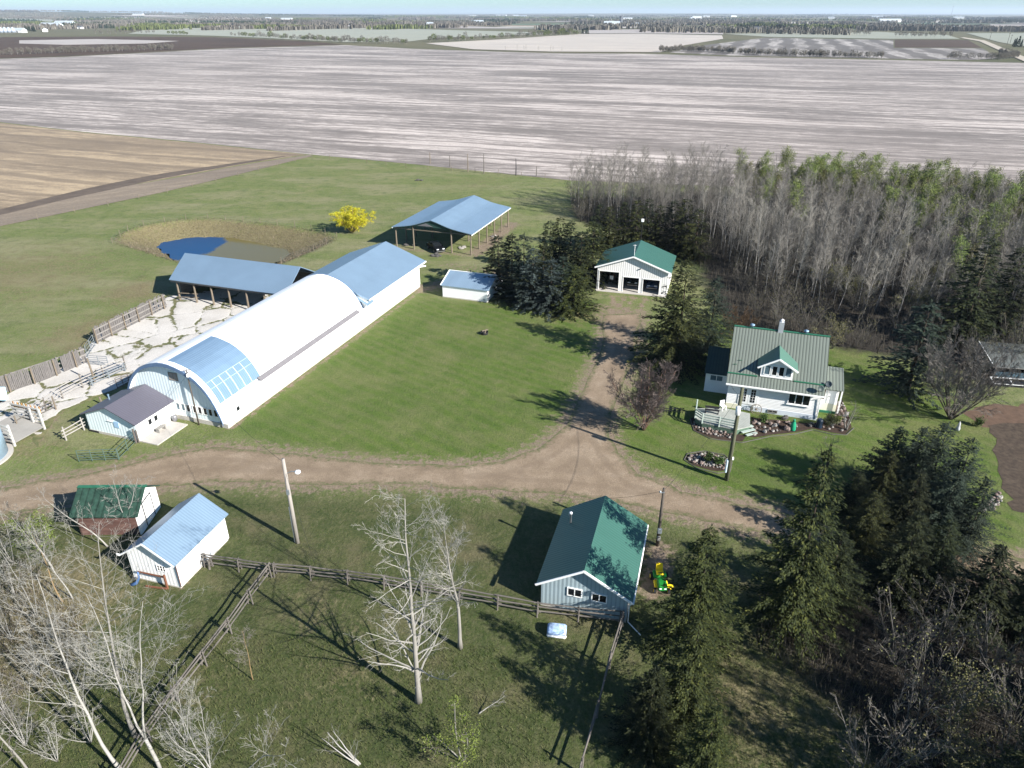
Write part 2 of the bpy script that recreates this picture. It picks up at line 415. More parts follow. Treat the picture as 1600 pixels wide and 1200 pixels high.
def yard_material():
    k = Nodes("broken_concrete"); p = k.pos()
    wn = k.n("TexNoise"); k.set(wn.inputs["Vector"], p); wn.inputs["Scale"].default_value = .5; wn.inputs["Detail"].default_value = 5
    wp = k.mix(.62, p, k.mix(1.0, p, wn.outputs["Color"], 'ADD'))
    vo = k.n("TexVoronoi"); vo.feature = 'DISTANCE_TO_EDGE'; k.set(vo.inputs["Vector"], wp); vo.inputs["Scale"].default_value = .23
    n2 = k.noise(p, 1.3, 6, .7); n1 = k.noise(p, .22, 5, .65); n3 = k.noise(p, 6, 4, .7)
    con = k.ramp(n3, [(.25, (.38, .36, .33)), (.7, (.56, .54, .51))])
    con = k.mix(k.ramp(n1, [(.42, 0.), (.65, .5)]), con, (.33, .31, .28))
    grs = k.ramp(n2, [(.3, (.055, .08, .025)), (.55, (.13, .125, .06)), (.75, (.21, .165, .10))])
    gap = k.math('ADD', vo.outputs["Distance"], k.math('MULTIPLY', k.math('SUBTRACT', .50, n1), .42))
    gap = k.math('ADD', gap, k.math('MULTIPLY', k.math('SUBTRACT', n2, .5), .26))
    e = k.attr("edge"); gap = k.math('ADD', gap, k.math('MULTIPLY', k.math('SUBTRACT', k.math('MINIMUM', e, .6), .6), .5))
    c = k.mix(k.ramp(gap, [(.012, 1.), (.035, 0.)]), con, grs)
    k.bump(k.math('MINIMUM', gap, .1), .8, .5)
    return k.out(c, .9)
sheet("yard", YARD, .02, yard_material(), 1.2, .15)
def water_material():
    k = Nodes("pond_water"); p = k.pos()
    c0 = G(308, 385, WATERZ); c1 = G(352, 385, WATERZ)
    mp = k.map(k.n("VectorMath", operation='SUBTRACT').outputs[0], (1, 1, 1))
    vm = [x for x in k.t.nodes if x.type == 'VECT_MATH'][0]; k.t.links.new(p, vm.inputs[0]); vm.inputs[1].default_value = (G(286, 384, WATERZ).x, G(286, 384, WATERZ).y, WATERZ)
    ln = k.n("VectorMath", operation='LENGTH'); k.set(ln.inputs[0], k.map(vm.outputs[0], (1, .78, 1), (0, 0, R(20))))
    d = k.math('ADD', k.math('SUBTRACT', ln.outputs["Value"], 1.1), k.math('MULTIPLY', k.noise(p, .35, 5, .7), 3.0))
    c = k.mix(k.ramp(k.math('MULTIPLY', d, .05), [(.355, 0.), (.39, 1.)]), (.012, .052, .135), (.115, .098, .036))  # blue oval in the base colour stands for sky reflected on clear water
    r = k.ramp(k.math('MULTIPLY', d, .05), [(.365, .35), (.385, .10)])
    k.b.inputs["Specular IOR Level"].default_value = .14
    k.bump(k.noise(p, 2.5, 2), .03, .05)
    return k.out(c, r)
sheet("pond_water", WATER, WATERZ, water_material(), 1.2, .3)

# fields: (name, pixel outline, height, material)
def stubble_material(name, base, dark, pale, rot, per=.9, darkamt=.5, sheen=.5, wob=3.0, thr=(.78, .95, .6)):
    base, dark, pale = (tuple(x * .8 for x in c_) for c_ in (base, dark, pale))
    k = Nodes(name); p = k.pos()
    q = k.map(p, (1, 1, 1), (0, 0, R(rot)))
    warp = k.noise(p, .012, 4, .5); n0 = k.noise(k.map(q, (.16, 1.0, 1)), .055, 6, .66); n1 = k.noise(k.map(q, (.05, 1.0, 1)), .16, 5, .6)
    n2 = k.noise(k.map(q, (.10, 1, 1)), 1.5, 5, .75); big = k.noise(k.map(q, (.34, 1, 1)), .014, 6, .64); n4 = k.noise(p, 2.4, 4, .75)
    c = k.ramp(n2, [(.3, base), (.7, pale)])
    m0 = k.math('ADD', k.math('MULTIPLY', n0, .55), k.math('MULTIPLY', big, .45)); m0 = k.math('ADD', m0, k.math('MULTIPLY', k.math('SUBTRACT', n1, .5), .35)); m0 = k.math('ADD', m0, k.math('MULTIPLY', k.math('SUBTRACT', k.noise(k.map(q, (.35, 1, 1)), .5, 5, .7), .5), .40))
    c = k.mix(k.ramp(m0, [(.43, 0.), (.50, darkamt * .62), (.585, darkamt)]), c, dark)
    c = k.mix(k.ramp(k.noise(k.map(q, (.45, 1, 1)), .030, 6, .68), [(.50, 0.), (.62, .6)]), c, dark)
    blot = k.noise(k.map(q, (.5, 1, 1)), .0065, 5, .6)
    c = k.mix(k.ramp(blot, [(.48, 0.), (.66, .55)]), c, tuple((a + b) / 2 for a, b in zip(dark, base)))
    yy = k.n("SeparateXYZ"); k.set(yy.inputs[0], q)
    ww = k.n("CombineXYZ"); k.set(ww.inputs[0], k.math('ADD', yy.outputs[1], k.math('MULTIPLY', warp, 26.)))
    wv = k.wave(ww.outputs[0], .05 * per, 'X', wob, 'SIN', .6)
    c = k.mix(k.ramp(wv, [(thr[0], 0.), (thr[1], thr[2])]), c, dark)
    c = k.mix(1.0, c, k.ramp(n4, [(.28, .58), (.72, 1.34)]), 'MULTIPLY')
    k.b.inputs["Sheen Weight"].default_value = sheen; k.b.inputs["Sheen Roughness"].default_value = .45
    k.b.inputs["Sheen Tint"].default_value = (1, .95, .93, 1)
    return k.out(c, .95)
BIG = [(-420, 118), (0, 92), (100, 89), (220, 83), (350, 76), (420, 74), (540, 70.5), (640, 76), (740, 79.5), (860, 83), (1000, 84), (1040, 85), (1140, 88.5), (1300, 92), (1400, 94), (1540, 97), (1640, 99), (1810, 130), (2000, 330), (1600, 312), (1300, 297), (1100, 290), (890, 282), (640, 256), (480, 241), (300, 222), (130, 206), (0, 191), (-420, 150)]
TAN = [(-420, 151), (0, 192), (130, 207), (300, 223), (478, 241.5), (400, 253), (200, 290), (0, 332), (-420, 425)]
LANE = [(-420, 426), (0, 333), (200, 291), (400, 254), (480, 242.3), (490, 243.5), (400, 266), (250, 302), (100, 334), (0, 353), (-420, 455)]
st_big = stubble_material("grain_stubble", (.40, .335, .295), (.082, .060, .046), (.68, .60, .545), 19, .9, .92, .15)
st_tan = stubble_material("tan_stubble", (.33, .235, .13), (.12, .08, .042), (.48, .37, .225), 19, .5, .75, .1)
sheet("stubble_field", PX(BIG), .03, st_big, 60)
sheet("tan_field", PX(TAN), .034, st_tan, 30)
st_lane = stubble_material("field_lane_soil", (.24, .18, .115), (.10, .072, .050), (.34, .265, .175), -34.5, 5.0, .6, .1, 1.0)
sheet("field_verge", PX(LANE), .038, st_lane, 12, .25)
STRIP = [(-420, 424), (0, 329), (117, 298), (200, 281), (293, 265), (445, 243.6), (446, 245), (300, 269.5), (230, 284), (130, 306), (0, 336), (-420, 434)]
st_plough = stubble_material("ploughed_soil", (.085, .053, .034), (.05, .033, .023), (.13, .085, .058), 19, 1, .5, 0)
st_cream = stubble_material("cream_stubble", (.36, .27, .17), (.20, .135, .08), (.50, .40, .28), 19, .8, .5, .4)
st_stripe = stubble_material("striped_stubble", (.36, .32, .29), (.075, .058, .045), (.50, .46, .42), 109, .21, .7, .1, 1.5, (.35, .62, .85))
st_olive = stubble_material("olive_pasture", (.17, .165, .08), (.10, .115, .045), (.28, .27, .14), 19, .6, .4, .3)
st_green = stubble_material("winter_crop", (.055, .105, .032), (.04, .075, .025), (.085, .14, .05), 19, .6, .3, .1)
st_rose = stubble_material("rose_stubble", (.26, .225, .18), (.19, .14, .11), (.42, .33, .28), 19, .6, .4, .3)
sheet("dirt_track", smooth_poly(PX(STRIP), 1), .042, mat("dark_track_soil", (.125, .098, .078), .95, var=.25, scale=.3), 10, .2)
FIELDS = [
 ("ploughed_field", [(-420, 66), (0, 58), (180, 57), (330, 58), (400, 61), (480, 64.5), (538, 69.5), (420, 73), (350, 75), (220, 82), (100, 88), (0, 91), (-420, 116)], st_plough),
 ("tan_field", [(30, 63), (150, 61), (280, 64), (230, 68), (100, 70), (30, 68)], st_rose),
 ("pasture", [(245, 42), (420, 41), (560, 43), (700, 47), (850, 51), (850, 54), (690, 59), (640, 65), (540, 66), (420, 60), (330, 56), (200, 53)], st_olive),
 ("cream_field", [(665, 68), (780, 62), (905, 53.5), (1000, 53), (1128, 55.5), (1130, 61), (1070, 71), (1032, 82), (860, 81), (740, 77.5)], st_cream),
 ("striped_field", [(1045, 82), (1105, 70), (1195, 59), (1396, 62.5), (1396, 75), (1535, 75.6), (1560, 91), (1520, 94), (1400, 92), (1300, 90), (1140, 87)], st_stripe),
 ("ploughed_field", [(1398, 62), (1512, 62.5), (1534, 74.6), (1398, 74.2)], st_plough),
 ("rose_field", [(920, 47), (1000, 46), (1130, 51), (1130, 54), (1000, 52.3), (908, 52.6)], st_rose),
 ("pasture", [(1130, 53), (1370, 50), (1480, 55), (1500, 61), (1390, 61), (1200, 58)], st_olive),
 ("crop_field", [(1310, 36), (1455, 35), (1460, 43), (1340, 47), (1310, 43)], st_green),
 ("ploughed_field", [(1465, 36), (1530, 36.2), (1545, 43), (1470, 44)], st_plough),
 ("pasture", [(1510, 52), (1700, 52), (1760, 70), (1640, 80), (1560, 66)], st_olive),
 ("cream_field", [(1200, 34.5), (1300, 35), (1310, 38), (1200, 38.5)], st_cream),
 ("cream_field", [(1460, 32.5), (1640, 32.5), (1660, 35.5), (1462, 35.5)], st_cream),
 ("rose_field", [(1545, 36.5), (1640, 36.2), (1680, 44), (1555, 45)], st_rose),
 ("crop_field", [(760, 38), (900, 36.5), (930, 43), (800, 44.5)], st_green),
 ("crop_field", [(540, 33.8), (590, 34), (585, 37), (520, 37)], st_green),
 ("cream_field", [(0, 20.0 + 2.6), (60, 22.4), (65, 26), (0, 26.4)], st_cream),
 ("cream_field", [(250, 30), (360, 30.5), (345, 36), (300, 37), (245, 33)], st_cream),
 ("pasture", [(0, 30), (95, 31), (100, 34), (0, 35)], st_olive),
 ("rose_field", [(420, 36), (530, 38), (700, 40.5), (860, 45), (700, 44.5), (560, 41.8), (430, 39.5)], st_rose),
 ("cream_field", [(870, 30), (930, 29.5), (930, 33), (868, 33.4)], st_cream),
 ("cream_field", [(690, 27), (735, 27), (735, 28.4), (690, 28.4)], st_cream),
 ("cream_field", [(940, 31), (985, 31), (985, 33), (940, 33)], st_cream),
 ("crop_field", [(990, 31.5), (1060, 30.5), (1050, 37), (1000, 38)], st_green),
]
for i, (n, poly, m) in enumerate(FIELDS):
    dist = G(800, min(p[1] for p in poly)).y
    sheet(n, PX(poly), .06 + .01 * i + (0.25 if dist > 1500 else 0), m, max(40, dist / 10))
# patchwork of distant fields
rr = random.Random(3); pal = [st_cream, st_cream, st_tan, st_tan, st_rose, st_olive, st_green, st_plough, st_olive]
for i in range(84):
    y = 2300 * (1.033 ** i) * rr.uniform(.97, 1.03); x = rr.uniform(-.8, .8) * y
    if y > 9000 and rr.random() < .3: continue
    w_, d_ = rr.uniform(200, 700), rr.uniform(120, 380) * (y / 4000) ** .5
    c, s_ = math.cos(R(-19)), math.sin(R(-19))
    pts = [(x + a * w_ * c - b * d_ * s_, y + a * w_ * s_ + b * d_ * c) for a, b in ((-.5, -.5), (.5, -.5), (.5, .5), (-.5, .5))]
    me = bpy.data.meshes.new("field"); me.from_pydata([(px, py, float(terrain(px, py)) + .5 + .05 * i) for px, py in pts], [], [(0, 1, 2, 3)]); me.materials.append(rr.choice(pal))
    tag(new("field", me), kind="structure")
m_grav = mat("gravel_road", (.46, .41, .34), .95, var=.15, scale=.05)
road = [(1500, 59.5), (1530, 65), (1556, 77), (1580, 88), (1605, 99), (1700, 140), (1712, 138), (1622, 98), (1592, 86), (1566, 75), (1538, 63.5), (1506, 58.8)]
sheet("gravel_road", PX(road), .5, m_grav, 30)
soil = mat("garden_soil", (.070, .052, .038), .95, var=.5, scale=2.2, bump=5, stain=(.11, .085, .062), stainamt=.6)
soil2 = mat("garden_soil_brown", (.125, .080, .055), .95, var=.3, scale=1.5, bump=5)
sheet("garden_soil", PX([(1546, 664), (1600, 660), (1720, 662), (1760, 800), (1640, 806), (1583, 800), (1566, 740)]), .014, soil, 1.0, .25)
sheet("garden_bed", PX([(1500, 642), (1560, 633), (1700, 634), (1710, 662), (1600, 664), (1530, 668)]), .01, soil2, 1.0, .3)
conc = mat("concrete", (.50, .47, .43), .9, var=.12, scale=1.2, stain=(.33, .31, .28), bump=8)

# ------------------------------------------------------------------ building materials
white = mat("white_siding", (.80, .80, .78), .6, var=.04, scale=.8)
white_b = mat("white_boards", (.78, .78, .76), .65, var=.05, scale=.6, ribs='x', period=.3, ribdark=.95)
white_y = mat("white_boards_side", (.80, .80, .79), .6, var=.04, scale=.5, ribs='y', period=.4, ribdark=.93)
white_z = mat("white_lap_siding", (.80, .80, .79), .6, var=.04, scale=.8, ribs='z', period=.16, ribdark=.88)
cream = mat("cream_skirting", (.66, .64, .50), .7, var=.06)
trimw = mat("white_trim", (.82, .82, .80), .5, var=.03)
galv_y = mat("galvanised_roof", (.30, .43, .56), .40, .45, var=.07, scale=.35, ribs='y', period=.22, ribdark=.88)  # blue in the galvanised base colours stands for reflected sky
galv_x = mat("galvanised_roof_cross", (.30, .43, .56), .40, .45, var=.07, scale=.35, ribs='x', period=.22, ribdark=.88)
galv_w = mat("weathered_galvanised", (.32, .45, .58), .45, .4, var=.12, scale=.8, ribs='x', period=.25, ribdark=.88, stretch=(1, .25, .25))
alu = mat("white_painted_sheet", (.82, .83, .84), .42, .0, var=.03, scale=.4, ribs='y', period=.6, ribdark=.96)
alu_patch = mat("bare_roof_sheet", (.25, .38, .53), .40, .4, var=.09, scale=.4, ribs='y', period=.25, ribdark=.9)  # bare sheet, its blue tint likewise a painted sky reflection
grey_roof = mat("grey_metal_roof", (.15, .145, .18), .5, .25, var=.06, scale=.5, ribs='y', period=.25, ribdark=.9)
green_y = mat("green_metal_roof", (.058, .158, .126), .42, .15, var=.06, scale=.4, ribs='y', period=.25, ribdark=.84)
green_h = mat("grey_green_metal_roof", (.215, .245, .21), .42, .2, var=.05, scale=.4, ribs='x', period=.30, ribdark=.45)
green_d = mat("green_dormer_roof", (.11, .23, .18), .42, .15, var=.05, scale=.4, ribs='y', period=.28, ribdark=.8)
green_t = mat("green_trim", (.035, .165, .095), .5, var=.06)
green_s = mat("green_shingles", (.024, .062, .045), .85, var=.45, scale=2.2, ribs='x', period=.5, ribdark=.6)
brownw = mat("weathered_brown_boards", (.11, .06, .05), .85, var=.5, scale=2.2, stretch=(.6, 1, 2.2), stain=(.22, .15, .12), stainamt=.6)
glass = mat("dark_window_glass", (.012, .015, .018), .08, var=.1)
glass_b = mat("curtained_glass", (.10, .16, .20), .12, var=.4, scale=3)
dark_in = mat("dark_interior", (.03, .03, .03), .9)
grey_strip = mat("grey_vent_strip", (.20, .19, .20), .7, var=.1)
found = mat("foundation_concrete", (.52, .49, .44), .9, var=.15, scale=1.0, bump=6)
gableblue = mat("pale_blue_white_boards", (.68, .76, .77), .65, var=.04, scale=.5, ribs='x', period=.35, ribdark=.96)
postw = mat("weathered_post", (.20, .165, .125), .9, var=.25, scale=3, stretch=(2, 2, .4))
plank = mat("grey_weathered_plank", (.22, .195, .175), .9, var=.3, scale=2.5, stretch=(.4, .4, 3))
greybd = mat("grey_boards", (.30, .29, .27), .8, var=.12, scale=1)
dkmetal = mat("dark_metal", (.05, .05, .055), .5, .5, var=.1)
dkgreen = mat("dark_green_gable", (.03, .075, .06), .7)
doorblue = mat("pale_blue_shutter", (.33, .50, .68), .6, var=.05)

def prof_roof(prof, y0, y1, th):
    "roof skin over a profile [(x, z)...] running along y: one closed sheet"
    mb = MB(); n = len(prof)
    for y in (y0, y1):
        mb.v += [(x, y, z) for x, z in prof] + [(x, y, z - th) for x, z in prof]
    for i in range(n - 1):
        a = i; b = 2 * n + i
        mb.f += [(a, a + 1, b + 1, b), (n + a + 1, n + a, 3 * n + i, 3 * n + i + 1)]; mb.m += [0, 0]
        mb.f += [(a + 1, a, n + a, n + a + 1), (b, b + 1, b + n + 1, b + n)]; mb.m += [0, 0]
    mb.f += [(0, 2 * n, 3 * n, n), (n - 1, 2 * n - 1, 4 * n - 1, 3 * n - 1)]; mb.m += [0, 0]
    return mb
def window(parent, p0, axis, w_, h_, panes=2, proud=.05, frame=trimw, gl=glass, depth=.06, rows=1, name="window", fw=.07, out=-1):
    """window lying in a wall: p0 lower left corner, axis 'x' (wall along x) or 'y'. frame + pane sub-part"""
    mb = MB(); gb = MB()
    def bx(m, a0, a1, z0, z1, d0, d1, mi=0):
        if axis == 'x': m.box(p0[0] + a0, p0[1] + out * d1, p0[2] + z0, p0[0] + a1, p0[1] + out * d0, p0[2] + z1, mi)
        else: m.box(p0[0] + out * d0, p0[1] + a0, p0[2] + z0, p0[0] + out * d1, p0[1] + a1, p0[2] + z1, mi)
    bx(mb, 0, fw, 0, h_, .0, depth); bx(mb, w_ - fw, w_, 0, h_, .0, depth)
    bx(mb, fw, w_ - fw, 0, fw, .0, depth); bx(mb, fw, w_ - fw, h_ - fw, h_, .0, depth)
    for i in range(1, panes): bx(mb, w_ * i / panes - fw * .45, w_ * i / panes + fw * .45, fw, h_ - fw, .0, depth - .004)
    for i in range(1, rows): bx(mb, fw, w_ - fw, h_ * i / rows - fw * .3, h_ * i / rows + fw * .3, .0, depth - .012)
    bx(gb, fw, w_ - fw, fw, h_ - fw, .003, depth * .5)
    o = mb.build(name, frame, parent); gb.build("pane", gl, o); return o
def gable_roof_y(parent, x0, x1, y0, y1, ze, zr, mat_, th=.12, xr=None, name="roof"):
    xr = (x0 + x1) / 2 if xr is None else xr
    return prof_roof([(x0, ze), (xr, zr), (x1, ze)], y0, y1, th).build(name, mat_, parent)
def gable_wall(parent, pts, y, th, mat_, name="gable_wall"):
    return MB().ext([(x, y, z) for x, z in pts], (0, th, 0)).build(name, mat_, parent)
def walls_box(parent, x0, x1, y0, y1, z0, z1, mat_front, mat_side, t=.15):
    pass

# ------------------------------------------------------------------ arched barn
BO = G(357, 670)
def at(org, deg, x, y, z=0):
    c, s = math.cos(R(deg)), math.sin(R(deg)); return (org[0] + x * c - y * s, org[1] + x * s + y * c, z)
barn = thing("arched_barn", "long white barn with rounded arched roof and grey strip along its side", "barn", BO, -19)
half = [(0, 6.25), (.7, 6.2), (1.5, 6.0), (2.3, 5.74), (3, 5.37), (3.6, 4.92), (4.1, 4.42), (4.55, 3.86), (4.95, 3.2), (5.3, 2.45), (5.6, 1.55), (5.8, .8)]
prof = [(-6 - x, z) for x, z in reversed(half)] + [(-6 + x, z) for x, z in half[1:]]
base_z = .45
front = [(x, z) for x, z in prof]
MB().ext([(x * .985 - .09, .1, z - .05) for x, z in [(-11.85, base_z)] + front + [(-.15, base_z)]], (0, .2, 0)).build("gable_front", gableblue, barn)
MB().ext([(x * .985 - .09, 27.2, z - .05) for x, z in [(-11.85, base_z)] + front + [(-.15, base_z)]], (0, .2, 0)).build("gable_back", gableblue, barn)
prof_roof([(x, z) for x, z in prof], -.35, 27.6, .1).build("roof", alu, barn, smooth=False)
# bare sheets near the front on the sunny side
pp = [(x, z + .025) for x, z in prof if x >= -6.05 and z > 2.0]
prof_roof(pp, .35, 6.6, .02).build("roof_patch", alu_patch, barn)
mb = MB()
rp = random.Random(5)
pl = [Vector((x, 0, z + .045)) for x, z in prof if x >= -6.05]
for y in (1.1, 2.15, 3.2, 4.25, 5.3):
    for a, b in zip(pl[6:9], pl[7:10]): mb.bar((a.x, y, a.z), (b.x, y, b.z), .07, .015)
for zi in (6, 7): mb.bar((pl[zi].x, .4, pl[zi].z + .02), (pl[zi].x, 6.5, pl[zi].z + .02), .07, .015)
mb.build("white_batten", mat("streaked_paint", (.46, .56, .66), .6), barn)
for (a, b) in ((-.42, -.32), (27.58, 27.7)):
    mb = MB()
    for p, q in zip(prof[:-1], prof[1:]):
        mb.ext([(p[0], a, p[1] + .05), (q[0], a, q[1] + .05), (q[0], a, q[1] - .32), (p[0], a, p[1] - .32)], (0, b - a, 0))
    mb.build("arch_trim", mat("blue_grey_trim", (.14, .22, .36), .5, .2), barn)
mb = MB(); mb.box(-.42, .3, base_z, -.12, 43.2, 2.3); mb.build("side_wall", white_y, barn)
mb = MB(); mb.box(-11.88, .3, base_z, -11.6, 27.2, 2.3); mb.build("side_wall", white_y, barn)
mb = MB(); mb.box(-12.0, 0, 0, -6.5, .3, base_z); mb.box(-6.5, 0, 0, 0.02, .3, base_z); mb.box(-.3, .3, 0, 0.02, 43.1, base_z - .01); mb.build("foundation", found, barn)
mb = MB(); mb.ext([(-.60, 6.0, 2.62), (-.12, 6.0, 2.32), (-.14, 6.0, 2.22), (-.62, 6.0, 2.52)], (0, 20.2, 0)); mb.build("vent_strip", grey_strip, barn)
for i in range(8):
    x = -6.0 + i * .63 + (.12 if i > 2 else 0)
    window(barn, (x, .1, 1.02), 'x', .5, .85, 1, gl=glass_b if i < 2 else glass, name="window", depth=.05)
hw = window(barn, (-6.0, .1, 4.35), 'x', 1.05, .85, 2, frame=mat("worn_brown_frame", (.28, .24, .2), .8), gl=mat("boarded_loft", (.34, .31, .29), .8), name="loft_window", depth=.05)
window(barn, (-.12, 1.6, .95), 'y', .6, .6, 1, name="side_window", depth=.06, out=1)
mb = MB(); mb.tube([(-.7, -.05, 0), (-.7, -.05, 1.6), (-.7, .08, 1.7)], .035, 6); mb.build("vent_pipe", dkmetal, barn)

# gable roofed barn behind the arch
gb = thing("gable_barn", "gable roofed white barn joined to far end of arched barn, blue metal roof", "barn", at(BO, -19, -6, 27.7), -19)
gable_roof_y(gb, -6.4, 6.35, .1, 17.1, 3.5, 5.85, galv_y, .14)
pts = [(-6, .4), (6, .4), (6, 3.4), (0, 5.65), (-6, 3.4)]
MB().ext([(x, 15.3, z) for x, z in pts], (0, .2, 0)).build("gable_wall", white_b, gb)
MB().ext([(x, .2, z) for x, z in pts], (0, .2, 0)).build("gable_wall", white_b, gb)
MB().box(5.62, .4, 2.3, 5.87, 15.3, 3.45).build("side_wall", white_y, gb)
MB().box(-6, .4, 0, -5.8, 15.3, 3.45).build("side_wall", white_y, gb)
MB().box(6.28, .1, 3.32, 6.42, 17.1, 3.5).build("eave_trim", trimw, gb)
MB().bar((5.9, 15.6, 3.0), (6.6, 16.4, 3.0), .3, .12).build("eave_board", trimw, gb)
mb = MB(); mb.slab((3.2, -.1, 4.2), (6.3, -.1, 2.75), (6.45, 1.2, 2.95), (4.2, 1.4, 3.9), .08); mb.build("valley_flashing", galv_y, gb)

# open fronted loafing shed
lf = thing("loafing_shed", "open fronted loafing shed with blue metal roof beside concrete yard", "shed", at(BO, -19, -29.6, 26.8), -19)
mb = MB(); mb.slab((-.85, -.1, 3.05), (18.2, -.1, 3.05), (17.6, 4.7, 5.4), (-1.7, 4.7, 5.4), .1); mb.build("roof", galv_x, lf)
mb = MB(); mb.slab((-1.7, 4.72, 5.4), (17.6, 4.72, 5.4), (17.6, 9.2, 3.0), (-1.7, 9.2, 3.0), .1); mb.build("roof", galv_x, lf)
mb = MB(); mb.box(-1.0, 8.9, 0, 17.5, 9.05, 2.95); mb.ext([(-1.1, 1.8, 0), (-1.1, 8.9, 0), (-1.1, 8.9, 3.0), (-1.1, 4.72, 5.25), (-1.1, 1.8, 3.85)], (.12, 0, 0)); mb.build("back_wall", plank, lf)
for i in range(6):
    MB().tube([(0.05 + i * 2.88, .25, 0), (.02 + i * 2.88, .3, 2.98)], [.15, .11], 7).build("post", postw, lf)
MB().box(-.8, .06, 2.72, 17.4, .16, 2.95).build("header_beam", plank, lf)
mb = MB()
for z in (.55, 1.15): mb.bar((.2, .15, z), (2.8, .9, z * .9), .14, .07)
mb.build("rail", postw, lf)

# milk house in front of the barn
lt = thing("milk_house", "small white lean-to with grey metal roof in front of arched barn", "shed", at(BO, -19, -12.35, -4.7), -19)
gable_roof_y(lt, -.3, 6.3, -.35, 4.75, 2.05, 3.35, grey_roof, .1, xr=3.1)
pts = [(0, .25), (6, .25), (6, 2.05), (3.1, 3.25), (0, 2.05)]
MB().ext([(x, 0, z) for x, z in pts], (0, .15, 0)).build("gable_wall", gableblue, lt)
MB().box(5.85, .15, .25, 6.0, 4.7, 2.03).build("side_wall", white, lt)
MB().box(0, .15, .25, .15, 4.7, 2.03).build("side_wall", white, lt)
mb = MB(); mb.box(-.03, -.03, 0, 6.03, .2, .25); mb.box(5.83, .2, 0, 6.03, 4.65, .25); mb.box(-.03, .2, 0, .17, 4.65, .25); mb.build("foundation", found, lt)
window(lt, (6.0, 1.35, .95), 'y', .55, .7, 1, out=1); window(lt, (6.0, 2.1, .95), 'y', .55, .7, 1, out=1)
mb = MB(); mb.box(3.35, -.05, 1.1, 3.95, -.004, 1.75); mb.build("shutter", doorblue, lt)
mb = MB(); mb.bar((2.65, -.06, 1.72), (3.35, -.06, 1.72), .08, .05); mb.build("shutter_rail", trimw, lt)
MB().box(-.05, -.06, .02, 1.1, -.035, .2).build("low_vent", dark_in, lt)
mb = MB(); mb.lathe([(.07, 0), (.07, .7), (.1, .7), (.1, .78)], (.9, 2.2, 2.3), 8); mb.build("flue", galv_y, lt)
MB().box(6.05, 0, 0, 8.1, 4.0, .1).build("patio", conc, None); 
pt = bpy.data.objects["patio"]; pt.parent = None; pt.location = at(BO, -19, -12.35, -4.7); pt.rotation_euler = (0, 0, R(-19)); tag(pt, kind="structure"); pt.name = "concrete_apron"
bn = thing("bench", "small weathered bench on concrete apron of milk house", "bench", at(BO, -19, -5.75, -2.55, .1), -19)
MB().box(-.22, -.5, .4, .22, .5, .46).build("seat", greybd, bn)
for y in (-.4, .4): MB().box(-.2, y - .04, 0, .2, y + .04, .4).build("leg", greybd, bn)
kg = MB().lathe([(.2, 0), (.24, .08), (.24, .5), (.18, .6), (.1, .64)], (0, 0, 0), 12).build("milk_can", mat("dull_steel", (.3, .3, .32), .5, .6), None, True)
kg.location = at(BO, -19, -5.9, -.55, .1); tag(kg, "dull grey steel can standing by milk house corner", "can")

# ------------------------------------------------------------------ pole shed
PO = G(649, 390)
ps = thing("pole_shed", "open sided pole shed with blue metal roof flaring out at both eaves", "shed", at(PO, -19, 3.3, 0), -19)
hp = [(0, 5.4), (1.0, 5.12), (2.0, 4.78), (3.0, 4.46), (3.8, 4.26), (4.8, 4.08), (6.2, 3.86), (7.35, 3.68)]
pf = [(-x, z) for x, z in reversed(hp)] + hp[1:]
prof_roof(pf, -.3, 19.3, .1).build("roof", galv_y, ps)
mb = MB()
for s in (-1, 1): mb.box(s * 7.28 - .06, -.32, 3.46, s * 7.28 + .06, 19.3, 3.64)
mb.build("eave_fascia", trimw, ps)
MB().ext([(-3.6, -.1, 4.1), (3.6, -.1, 4.1), (0, -.1, 5.28)], (0, .1, 0)).build("gable_board", dkgreen, ps)
MB().ext([(-2.6, -.16, 4.25), (.3, -.16, 4.25), (-1.0, -.16, 4.75)], (0, .04, 0)).build("gable_lit_patch", grey_strip, ps)  # grey triangle painting the lit part of the dark gable
for i in range(6):
    for x, zt in ((-6.9, 3.66), (-3.6, 4.2), (3.4, 4.2), (6.9, 3.66)):
        if abs(x) < 5 and i not in (0, 2, 5): continue
        MB().tube([(x, .2 + i * 3.75, 0), (x, .2 + i * 3.75, zt)], [.14, .11], 7).build("post", postw, ps)
mb = MB()
for x, z in ((-6.9, 3.6), (-3.6, 4.12), (3.4, 4.12), (6.9, 3.6)): mb.box(x - .05, 0, z - .3, x + .05, 19.1, z)
mb.build("beam", postw, ps)
mb = MB()
for i in range(6):
    y = .2 + i * 3.75
    mb.bar((-6.9, y, 3.4), (6.9, y, 3.4), .06, .16); mb.bar((-3.7, y, 3.95), (-.1, y, 5.0), .06, .14); mb.bar((3.7, y, 3.95), (.1, y, 5.0), .06, .14)
mb.build("truss", postw, ps)

